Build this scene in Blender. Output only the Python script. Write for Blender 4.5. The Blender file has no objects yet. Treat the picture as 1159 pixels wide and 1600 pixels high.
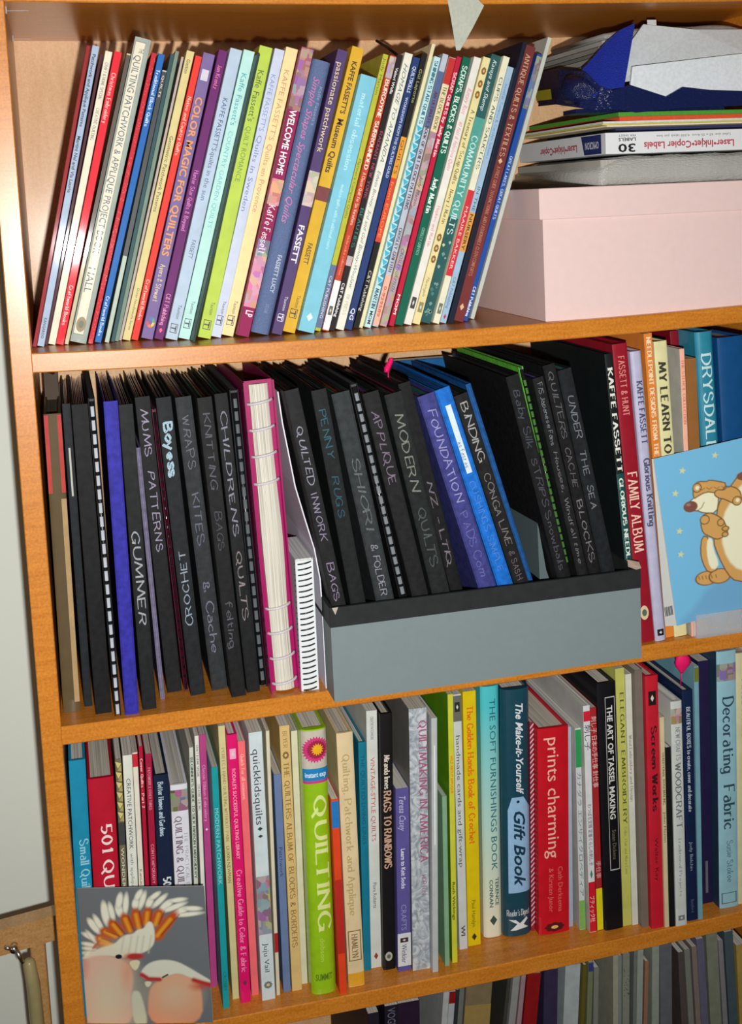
import bpy, bmesh, math, random
import numpy as np
from mathutils import Vector, Matrix
random.seed(7)
SC = bpy.context.scene
COL = SC.collection
ZO = 1.70                                     # height of the top board's underside above the floor, metres

# ---------------------------------------------------------------- camera, world, flash, exposure
FPX, PCX, PCY = 2043.0067, 658.688, 556.869
cam_data = bpy.data.cameras.new('camera')
cam_data.sensor_fit = 'HORIZONTAL'; cam_data.sensor_width = 36.0
cam_data.lens = FPX * 36.0 / 1159.0
cam_data.shift_x = -(PCX - 579.5) / 1159.0
cam_data.shift_y = (PCY - 800.0) / 1159.0
cam = bpy.data.objects.new('camera', cam_data); COL.objects.link(cam)
cam.location = (0.029028, -1.222128, -0.182064 + ZO)
cam.rotation_euler = (1.44748915, 0.04170668, -0.27246407)
SC.camera = cam
world = bpy.data.worlds.new('room_light'); SC.world = world; world.use_nodes = True
wb = world.node_tree.nodes['Background']
wb.inputs['Color'].default_value = (1.0, 0.93, 0.84, 1); wb.inputs['Strength'].default_value = 0.075
flash = bpy.data.lights.new('camera_flash', 'SPOT')
flash.energy = 72; flash.color = (1.0, 0.985, 0.96); flash.shadow_soft_size = 0.011
flash.spot_size = math.radians(100); flash.spot_blend = 1.0
fo = bpy.data.objects.new('camera_flash', flash); COL.objects.link(fo)
fo.location = (0.029 + 0.028, -1.20, -0.182 - 0.07 + ZO)
aim = Vector((0.27, 0.0, -0.34 + ZO)) - fo.location
fo.rotation_euler = aim.to_track_quat('-Z', 'Y').to_euler()
SC.view_settings.view_transform = 'Standard'; SC.view_settings.look = 'None'
SC.view_settings.exposure = 0.0; SC.view_settings.gamma = 1.0; SC.view_settings.use_curve_mapping = False

# ---------------------------------------------------------------- helpers
from mathutils import Euler
CR = Euler((1.44748915, 0.04170668, -0.27246407)).to_matrix()
def at(u, v, y):
    """world point (cm, z from the top board's underside) where pixel (u, v) meets the plane y"""
    d = CR @ Vector(((u - PCX) / FPX, -(v - PCY) / FPX, -1.0))
    k = (y + 122.2128) / d.y
    return (2.9028 + k * d.x, -18.2064 + k * d.z)
def lin(c):
    if isinstance(c, str): c = tuple(int(c[i:i + 2], 16) for i in (0, 2, 4))
    return tuple(((x / 255) / 12.92 if x / 255 <= .04045 else ((x / 255 + .055) / 1.055) ** 2.4) for x in c)
MATS = {}
GAIN = {0: 1.0}
def mat(c, fin='gloss', gain=1.0):
    """plain print/cloth/plastic colour with faint procedural wear"""
    key = (str(c), fin, gain)
    if key in MATS: return MATS[key]
    m = bpy.data.materials.new('finish_' + fin); m.use_nodes = True; MATS[key] = m
    nt = m.node_tree; b = nt.nodes['Principled BSDF']
    col = [min(.93, x * gain) for x in lin(c)]
    rough, coat, amt, sc = {'gloss': (.55, .10, .08, 60), 'cloth': (.8, 0, .14, 700), 'matt': (.6, 0, .10, 90), 'paper': (.75, 0, .08, 300),
        'plastic': (.3, .2, .10, 40), 'chalk': (.9, 0, .45, 900), 'ink': (.5, .2, .06, 200), 'card': (.55, 0, .02, 120), 'binder': (.6, 0, .25, 150), 'foil': (.45, .5, .08, 90)}[fin]
    tc = nt.nodes.new('ShaderNodeTexCoord'); n = nt.nodes.new('ShaderNodeTexNoise'); n.inputs['Scale'].default_value = sc; n.inputs['Detail'].default_value = 3
    nt.links.new(tc.outputs['Object'], n.inputs['Vector'])
    r = nt.nodes.new('ShaderNodeValToRGB'); r.color_ramp.elements[0].position = .35; r.color_ramp.elements[1].position = .65
    r.color_ramp.elements[0].color = (*[x * (1 - amt) for x in col], 1)
    r.color_ramp.elements[1].color = (*[min(1, x * (1 + amt * .4) + amt * .012) for x in col], 1)
    nt.links.new(n.outputs['Fac'], r.inputs['Fac']); nt.links.new(r.outputs['Color'], b.inputs['Base Color'])
    b.inputs['Roughness'].default_value = rough; b.inputs['Coat Weight'].default_value = coat; b.inputs['Coat Roughness'].default_value = .07; b.inputs['Specular IOR Level'].default_value = .2 if fin in ('binder', 'gloss', 'card', 'matt', 'chalk') else .4
    return m
def mat_clear(name, col=(.85, .87, .88), alpha=.3, rough=.12):
    if name in MATS: return MATS[name]
    m = bpy.data.materials.new(name); m.use_nodes = True; MATS[name] = m
    nt = m.node_tree; b = nt.nodes['Principled BSDF']; b.inputs['Base Color'].default_value = (*col, 1)
    b.inputs['Roughness'].default_value = rough; b.inputs['Alpha'].default_value = alpha
    n = nt.nodes.new('ShaderNodeTexNoise'); n.inputs['Scale'].default_value = 35; bp = nt.nodes.new('ShaderNodeBump'); bp.inputs['Strength'].default_value = .5; bp.inputs['Distance'].default_value = .004
    nt.links.new(n.outputs['Fac'], bp.inputs['Height']); nt.links.new(bp.outputs['Normal'], b.inputs['Normal'])
    return m
def mat_wood(name, c, c2, grain=(6, 60, 60), rough=.33):
    m = bpy.data.materials.new(name); m.use_nodes = True; nt = m.node_tree; b = nt.nodes['Principled BSDF']
    tc = nt.nodes.new('ShaderNodeTexCoord'); mp = nt.nodes.new('ShaderNodeMapping'); mp.inputs['Scale'].default_value = grain
    n = nt.nodes.new('ShaderNodeTexNoise'); n.inputs['Scale'].default_value = 3; n.inputs['Detail'].default_value = 6; n.inputs['Roughness'].default_value = .7
    f = nt.nodes.new('ShaderNodeTexNoise'); f.inputs['Scale'].default_value = 420; f.inputs['Detail'].default_value = 2
    mx = nt.nodes.new('ShaderNodeMath'); mx.operation = 'MULTIPLY_ADD'; mx.inputs[1].default_value = .45; mx.inputs[2].default_value = 0
    ad = nt.nodes.new('ShaderNodeMath'); ad.operation = 'MULTIPLY_ADD'; ad.inputs[1].default_value = .55
    r = nt.nodes.new('ShaderNodeValToRGB'); r.color_ramp.elements[0].position = .36; r.color_ramp.elements[1].position = .64
    r.color_ramp.elements[0].color = (*lin(c2), 1); r.color_ramp.elements[1].color = (*lin(c), 1)
    L = nt.links
    L.new(tc.outputs['Object'], mp.inputs['Vector']); L.new(mp.outputs['Vector'], n.inputs['Vector']); L.new(tc.outputs['Object'], f.inputs['Vector'])
    L.new(f.outputs['Fac'], mx.inputs[0]); L.new(n.outputs['Fac'], ad.inputs[0]); L.new(mx.outputs[0], ad.inputs[2]); L.new(ad.outputs[0], r.inputs['Fac'])
    L.new(r.outputs['Color'], b.inputs['Base Color'])
    b.inputs['Roughness'].default_value = rough; b.inputs['Coat Weight'].default_value = .15; b.inputs['Coat Roughness'].default_value = .2
    return m
def mat_patch(c, sc=130):
    """printed patchwork: cells of mixed hues pulled towards a base colour"""
    key = ('patch', str(c), sc)
    if key in MATS: return MATS[key]
    m = bpy.data.materials.new('patchwork_print'); m.use_nodes = True; MATS[key] = m
    nt = m.node_tree; b = nt.nodes['Principled BSDF']; tc = nt.nodes.new('ShaderNodeTexCoord')
    v = nt.nodes.new('ShaderNodeTexVoronoi'); v.inputs['Scale'].default_value = sc; v.distance = 'CHEBYCHEV'
    h = nt.nodes.new('ShaderNodeHueSaturation'); h.inputs['Saturation'].default_value = .8; h.inputs['Value'].default_value = .7
    mix = nt.nodes.new('ShaderNodeMix'); mix.data_type = 'RGBA'; mix.inputs['Factor'].default_value = .5
    mix.inputs['B'].default_value = (*lin(c), 1)
    nt.links.new(tc.outputs['Object'], v.inputs['Vector']); nt.links.new(v.outputs['Color'], h.inputs['Color']); nt.links.new(h.outputs['Color'], mix.inputs['A'])
    nt.links.new(mix.outputs['Result'], b.inputs['Base Color']); b.inputs['Roughness'].default_value = .35
    return m
def mat_pages(c='e6e2d6', gain=1.0):
    key = ('pages', c, gain)
    if key in MATS: return MATS[key]
    m = bpy.data.materials.new('page_edges'); m.use_nodes = True; MATS[key] = m
    nt = m.node_tree; b = nt.nodes['Principled BSDF']; tc = nt.nodes.new('ShaderNodeTexCoord'); mp = nt.nodes.new('ShaderNodeMapping')
    mp.inputs['Scale'].default_value = (1600, 6, 6)
    n = nt.nodes.new('ShaderNodeTexNoise'); n.inputs['Scale'].default_value = 1; n.inputs['Detail'].default_value = 2
    r = nt.nodes.new('ShaderNodeValToRGB'); r.color_ramp.elements[0].position = .3; r.color_ramp.elements[1].position = .6
    k = [x * gain for x in lin(c)]
    r.color_ramp.elements[0].color = (*[x * .5 for x in k], 1); r.color_ramp.elements[1].color = (*k, 1)
    nt.links.new(tc.outputs['Object'], mp.inputs['Vector']); nt.links.new(mp.outputs['Vector'], n.inputs['Vector'])
    nt.links.new(n.outputs['Fac'], r.inputs['Fac']); nt.links.new(r.outputs['Color'], b.inputs['Base Color']); b.inputs['Roughness'].default_value = .8
    return m

class MB:
    """collects faces in centimetres, links them as ONE mesh object in metres"""
    def __init__(s): s.v = []; s.f = []; s.m = []; s.mats = []; s.smooth = []
    def mi(s, m):
        if m not in s.mats: s.mats.append(m)
        return s.mats.index(m)
    def add(s, vs, fs, m, smooth=False):
        o = len(s.v); i = s.mi(m); s.v += [tuple(p) for p in vs]
        for f in fs: s.f.append([k + o for k in f]); s.m.append(i); s.smooth.append(smooth)
    def box(s, x0, x1, y0, y1, z0, z1, m):
        s.add([(x0, y0, z0), (x1, y0, z0), (x1, y1, z0), (x0, y1, z0), (x0, y0, z1), (x1, y0, z1), (x1, y1, z1), (x0, y1, z1)],
              [(3, 2, 1, 0), (4, 5, 6, 7), (0, 1, 5, 4), (1, 2, 6, 5), (2, 3, 7, 6), (3, 0, 4, 7)], m)
    def bbox(s, x0, x1, y0, y1, z0, z1, m, b=.15):
        """box with chamfered upright and level edges"""
        rings = []
        for z, i in ((z0, b), (z0 + b, 0), (z1 - b, 0), (z1, b)):
            a0, a1, c0, c1 = x0 + i, x1 - i, y0 + i, y1 - i
            rings.append([(a0 + b, c0, z), (a1 - b, c0, z), (a1, c0 + b, z), (a1, c1 - b, z), (a1 - b, c1, z), (a0 + b, c1, z), (a0, c1 - b, z), (a0, c0 + b, z)])
        s.loft(rings, m)
    def loft(s, rings, m, cap=True, smooth=False, closed=True):
        n = len(rings[0]); vs = [p for r in rings for p in r]; fs = []
        for a in range(len(rings) - 1):
            for k in range(n if closed else n - 1):
                l = (k + 1) % n; fs.append((a * n + k, a * n + l, (a + 1) * n + l, (a + 1) * n + k))
        if cap: fs.append(tuple(range(n))[::-1]); fs.append(tuple((len(rings) - 1) * n + k for k in range(n)))
        s.add(vs, fs, m, smooth)
    def prism(s, prof, z0, z1, m, smooth=False):
        s.loft([[(x, y, z0) for x, y in prof], [(x, y, z1) for x, y in prof]], m, smooth=smooth)
    def tube(s, pts, r, m, n=8, cap=True):
        rings = []; P = [Vector(p) for p in pts]
        for i, p in enumerate(P):
            t = (P[min(i + 1, len(P) - 1)] - P[max(i - 1, 0)]).normalized()
            a = t.cross(Vector((0, 0, 1)) if abs(t.z) < .9 else Vector((1, 0, 0))).normalized(); b = t.cross(a)
            rr = r[i] if isinstance(r, (list, tuple)) else r
            rings.append([tuple(p + a * math.cos(2 * math.pi * k / n) * rr + b * math.sin(2 * math.pi * k / n) * rr) for k in range(n)])
        s.loft(rings, m, cap, True)
    def build(s, name, parent=None, loc=(0, 0, 0), rot=(0, 0, 0)):
        me = bpy.data.meshes.new(name)
        me.from_pydata([(x * .01, y * .01, z * .01) for x, y, z in s.v], [], s.f)
        for m in s.mats: me.materials.append(m)
        me.polygons.foreach_set('material_index', s.m); me.polygons.foreach_set('use_smooth', s.smooth); me.update()
        o = bpy.data.objects.new(name, me); COL.objects.link(o); o.location = loc; o.rotation_euler = rot
        if parent: o.parent = parent
        return o
def W(x, y, z): return (x * .01, y * .01, z * .01 + ZO)
def empty(name, loc, rot=(0, 0, 0)):
    o = bpy.data.objects.new(name, None); COL.objects.link(o); o.location = loc; o.rotation_euler = rot; o.empty_display_size = .02; return o
def tag(o, label, cat, group=None, kind=None):
    o['label'] = label; o['category'] = cat
    if group: o['group'] = group
    if kind: o['kind'] = kind
    return o
def instance(o, parent, loc, rot=(0, 0, 0)):
    c = o.copy(); COL.objects.link(c); c.parent = parent; c.location = loc; c.rotation_euler = rot; return c

# ---------------------------------------------------------------- the lettering
# stroke alphabet: 'x' digit then 'a'..'n' for heights -3..10; | parts strokes, ~ marks a curve
GL = {'A': '0d3n6d|1h5h', 'B': '0d0n|~0n3n5l3i0i|~0i4i6f4d0d', 'C': '~6l4n2n0k0g2d4d6f', 'D': '0d0n|~0n3n6k6g3d0d', 'E': '5n0n0d5d|0i4i', 'F': '5n0n0d|0i4i',
      'G': '~6l4n2n0k0g2d4d6f|6d6h4h', 'H': '0d0n|6d6n|0i6i', 'I': '0d0n', 'J': '~3n3j3f1d0e', 'K': '0d0n|6n0h|2i6d', 'L': '0n0d5d', 'M': '0d1n4e7n8d', 'N': '0d0n6d6n',
      'O': '~3n0k0g3d6g6k3n', 'P': '0d0n|~0n4n6l4i0i', 'Q': '~3n0k0g3d6g6k3n|4g7b', 'R': '0d0n|~0n4n6l4i0i|3i6d', 'S': '~5l3n1n0l1j5h6f4d2d0f', 'T': '0n6n|3n3d', 'U': '~0n0h1e3d5e6h6n',
      'V': '0n3d6n', 'W': '0n2d4m6d8n', 'X': '0n6d|6n0d', 'Y': '0n3i6n|3i3d', 'Z': '0n6n0d6d',
      'a': '~1j3j4h4d|~4g2h0f1d3d4e', 'b': '0d0n|~0h2j4i4e2d0f', 'c': '~4i2j0h0f2d4e', 'd': '4d4n|~4h2j0i0e2d4f', 'e': '~0g4g4i2j0h0f2d4e', 'f': '~4m3n1l1d|0j3j', 'g': '~4h2j0i0e2d4f|~4j4d4b2a0b',
      'h': '0d0n|~0h2j4h4d', 'i': '0d0j|0l0m', 'j': '~2j2c0a|2l2m', 'k': '0d0n|4j0f|1g4d', 'l': '0d0n', 'm': '0d0j|~0h2j3h3d|~3h5j6h6d', 'n': '0d0j|~0h2j4h4d', 'o': '~2j0h0f2d4f4h2j',
      'p': '0a0j|~0h2j4i4e2d0f', 'q': '4a4j|~4h2j0i0e2d4f', 'r': '0d0j|~0h1j3j', 's': '~4i2j0i1g4f3d1d0e', 't': '~1m1e2d3d|0j3j', 'u': '~0j0e2d4f|4j4d', 'v': '0j2d4j', 'w': '0j1d3i5d6j',
      'x': '0j4d|4j0d', 'y': '0j2d|4j1a', 'z': '0j4j0d4d', '0': '~2n0k0g2d4g4k2n', '1': '1l2n2d', '2': '~0l2n4l3i0d|0d4d', '3': '~0m2n4l2i4g2d0e', '4': '3d3n0g4g', '5': '4n0n0i|~0i3i4g2d0e',
      '6': '~4m1k0g2d4f2h0g', '7': '0n4n1d', '8': '~2n0l2i4f2d0f2i4l2n', '9': '~0e3f4k2n0l2i4k', '&': '~6g3d0e1h4k3n1l2h6d', '.': '0d0e', ',': '1e0c', "'": '0n0l', '-': '0h3h', '!': '0n0g|0d0e'}
def smooth_pts(p):
    out = []
    q = [p[0]] + p + [p[-1]]
    if p[0] == p[-1]: q = [p[-2]] + p + [p[1]]
    for i in range(1, len(q) - 2):
        for k in range(4):
            t = k / 4; a, b, c, d = q[i - 1], q[i], q[i + 1], q[i + 2]
            out.append(tuple(.5 * (2 * b[j] + (c[j] - a[j]) * t + (2 * a[j] - 5 * b[j] + 4 * c[j] - d[j]) * t * t + (3 * b[j] - a[j] - 3 * c[j] + d[j]) * t ** 3) for j in (0, 1)))
    out.append(p[-1]); return out
def stroke_text(s, style):
    """returns verts (along, up/cap height) and faces"""
    V = []; F = []; x = 0; lay = 0; rnd = random.Random(s)
    hand = style == 'h'; thick, thin = {'s': (1.6, .85), 'S': (2.3, 1.15), 'h': (1.05, 1.05)}[style]
    for ci, ch in enumerate(s):
        if ch == ' ': x += 4; continue
        if ch in 'TY' and ci and s[ci - 1] == 'L': x -= 2.6
        g = GL.get(ch) or GL.get({'é': 'e', 'ü': 'u', 'ø': 'o'}.get(ch, '-'))
        w = 0; jx, jy, js = (rnd.uniform(-.4, .4), rnd.uniform(-.6, .6), rnd.uniform(.9, 1.12)) if hand else (0, 0, 1); sk = rnd.uniform(-.12, .2) if hand else 0
        for st in g.split('|'):
            cv = st[0] == '~'; st = st.lstrip('~')
            p = [(float(st[i]), float(ord(st[i + 1]) - 100)) for i in range(0, len(st), 2)]
            w = max(w, max(q[0] for q in p)); raw = p
            if cv: p = smooth_pts(p)
            if hand: p = [((a + b * sk) * js + jx, b * js + jy) for a, b in p]
            lay += 1
            if cv:
                n = len(p); loop = p[0] == p[-1]; k = len(V)
                for i in range(n):
                    a, b = p[i - 1 if i else (n - 2 if loop else 0)], p[i + 1 if i < n - 1 else (1 if loop else n - 1)]
                    dx, dy = b[0] - a[0], b[1] - a[1]; l = math.hypot(dx, dy) or 1; dx /= l; dy /= l
                    wd = thin + (thick - thin) * abs(dy) ** 1.5; nx, ny = -dy * wd / 2, dx * wd / 2
                    V += [(x + p[i][0] - nx, p[i][1] - ny, lay % 6), (x + p[i][0] + nx, p[i][1] + ny, lay % 6)]
                F += [(k + 2 * i, k + 2 * i + 2, k + 2 * i + 3, k + 2 * i + 1) for i in range(n - 1)]
            else:
                for a, b in zip(p, p[1:]):
                    lay += 1; dx, dy = b[0] - a[0], b[1] - a[1]; l = math.hypot(dx, dy)
                    if l < 1e-6: continue
                    dx /= l; dy /= l; wd = thin + (thick - thin) * abs(dy) ** 1.5; e = wd * (.35 if hand else .12)
                    nx, ny = -dy * wd / 2, dx * wd / 2; k = len(V); ex, ey = dx * e, dy * e; y_ = lay % 6
                    V += [(x + a[0] - nx - ex, a[1] - ny - ey, y_), (x + b[0] - nx + ex, b[1] - ny + ey, y_), (x + b[0] + nx + ex, b[1] + ny + ey, y_), (x + a[0] + nx - ex, a[1] + ny - ey, y_)]; F.append((k, k + 1, k + 2, k + 3))
            if not hand and not cv:
                for (a, b) in ((raw[0], raw[1]), (raw[-1], raw[-2])):
                    if abs(a[1] - b[1]) > 2.5 * abs(a[0] - b[0]) and abs(a[1] - b[1]) > 3:
                        k = len(V); c = x + a[0]; q = 1.25 if style == 's' else 1.6; t = thin * .8; y = a[1]; s_ = 1 if b[1] > a[1] else -1
                        lay += 1; V += [(c - q, y, lay % 6), (c + q, y, lay % 6), (c + q, y + t * s_, lay % 6), (c - q, y + t * s_, lay % 6)]; F.append((k, k + 1, k + 2, k + 3))
        x += w + (2.6 if not hand else 2.2 + rnd.uniform(-.3, .5))
    return [(a, b / 10, c) for a, b, c in V], F
FONTC = {}
def prepare_fonts(items):
    objs = []
    for key in items:
        s, st = key
        cu = bpy.data.curves.new('lettering', 'FONT'); cu.body = s; cu.size = 1.0; cu.resolution_u = 2
        if st in 'bI': cu.offset = .022
        if st in 'iI': cu.shear = .35
        o = bpy.data.objects.new('lettering', cu); COL.objects.link(o); objs.append((key, o, cu))
    dg = bpy.context.evaluated_depsgraph_get(); dg.update()
    for key, o, cu in objs:
        me = o.evaluated_get(dg).to_mesh()
        FONTC[key] = ([(v.co.x, v.co.y / .73, 0) for v in me.vertices], [tuple(p.vertices) for p in me.polygons])
        o.evaluated_get(dg).to_mesh_clear()
    for key, o, cu in objs: bpy.data.objects.remove(o); bpy.data.curves.remove(cu)
def glyphs(s, st):
    if st in 'sSh': V, F = stroke_text(s, st)
    else: V, F = FONTC[(s, st)]
    if not V: return [], [], 1
    a0 = min(v[0] for v in V); a1 = max(v[0] for v in V)
    return [((v[0] - a0) / (a1 - a0), v[1], v[2]) for v in V], F, a1 - a0

# ---------------------------------------------------------------- room and bookcase
WOOD = mat_wood('beech_veneer', 'dc8c30', 'b86c18')
def wall_mat():
    m = bpy.data.materials.new('painted_plaster'); m.use_nodes = True; nt = m.node_tree; b = nt.nodes['Principled BSDF']
    b.inputs['Base Color'].default_value = (*lin('dfe6dc'), 1); b.inputs['Roughness'].default_value = .85
    n = nt.nodes.new('ShaderNodeTexNoise'); n.inputs['Scale'].default_value = 90; n.inputs['Detail'].default_value = 4
    bp = nt.nodes.new('ShaderNodeBump'); bp.inputs['Strength'].default_value = .25; bp.inputs['Distance'].default_value = .002
    nt.links.new(n.outputs['Fac'], bp.inputs['Height']); nt.links.new(bp.outputs['Normal'], b.inputs['Normal']); return m
mb = MB(); mb.box(-160, 160, 28.6, 32, -170, 90, wall_mat()); o = mb.build('wall_back', None, (0, 0, ZO)); o['kind'] = 'structure'
mb = MB(); mb.box(-160, 160, -200, 28.6, -176, -170, mat_wood('floor_boards', '9a8264', '7c6448', (4, 40, 4))); o = mb.build('floor', None, (0, 0, ZO)); o['kind'] = 'structure'
CW, CD = 78.0, 27.93
case = tag(empty('bookcase', W(0, 0, -170)), 'beech veneer bookcase with sagging shelves full of craft books', 'bookcase')
def case_part(name, mb):
    o = mb.build(name, case, (0, 0, 1.70)); return o
mb = MB(); mb.bbox(-1.87, 0, 0, CD, -170, 31, WOOD, .08); case_part('side_panel', mb)
mb = MB(); mb.bbox(CW, CW + 1.87, 0, CD, -170, 31, WOOD, .08); case_part('side_panel', mb)
mb = MB(); mb.box(-1.87, CW + 1.87, CD, 28.4, -168, 31, mat_wood('back_board', 'e3b98c', 'd2a473', (30, 30, 4), .6)); case_part('back_panel', mb)
def shelf(ztop, sag, name='shelf'):
    rings = []; n = 26; h = .1
    for i in range(n + 1):
        x = CW * i / n; z = ztop - sag * 4 * x * (CW - x) / CW ** 2
        rings.append([(x, h, z), (x, 0, z - h), (x, 0, z - 1.8 + h), (x, h, z - 1.8), (x, CD, z - 1.8), (x, CD, z)])
    mb = MB(); mb.loft(rings, WOOD); return case_part(name, mb)
SHELF = {0: (1.8, .332), 1: (-30.941, .606), 2: (-66.141, .23), 3: (-98.107, .5575), 4: (-130.607, .3), 5: (-162, .1)}
for k, (z, s) in SHELF.items(): shelf(z, s)
shelf(31, .1, 'top_board')
mb = MB(); mb.box(0, CW, 3, 4.6, -170, -163.9, WOOD); case_part('plinth', mb)
def zsh(row, x): z, s = SHELF[row]; return z - s * 4 * x * (CW - x) / CW ** 2
PEG = mat_clear('clear_plastic', alpha=.35)
for y in (3.2, 23.5):
    mb = MB(); mb.tube([(.0, y, -.35), (2.0, y, -.35)], .045, PEG, 6); mb.box(0, .12, y - .25, y + .25, -.6, 0, PEG); case_part('shelf_peg', mb)


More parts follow.
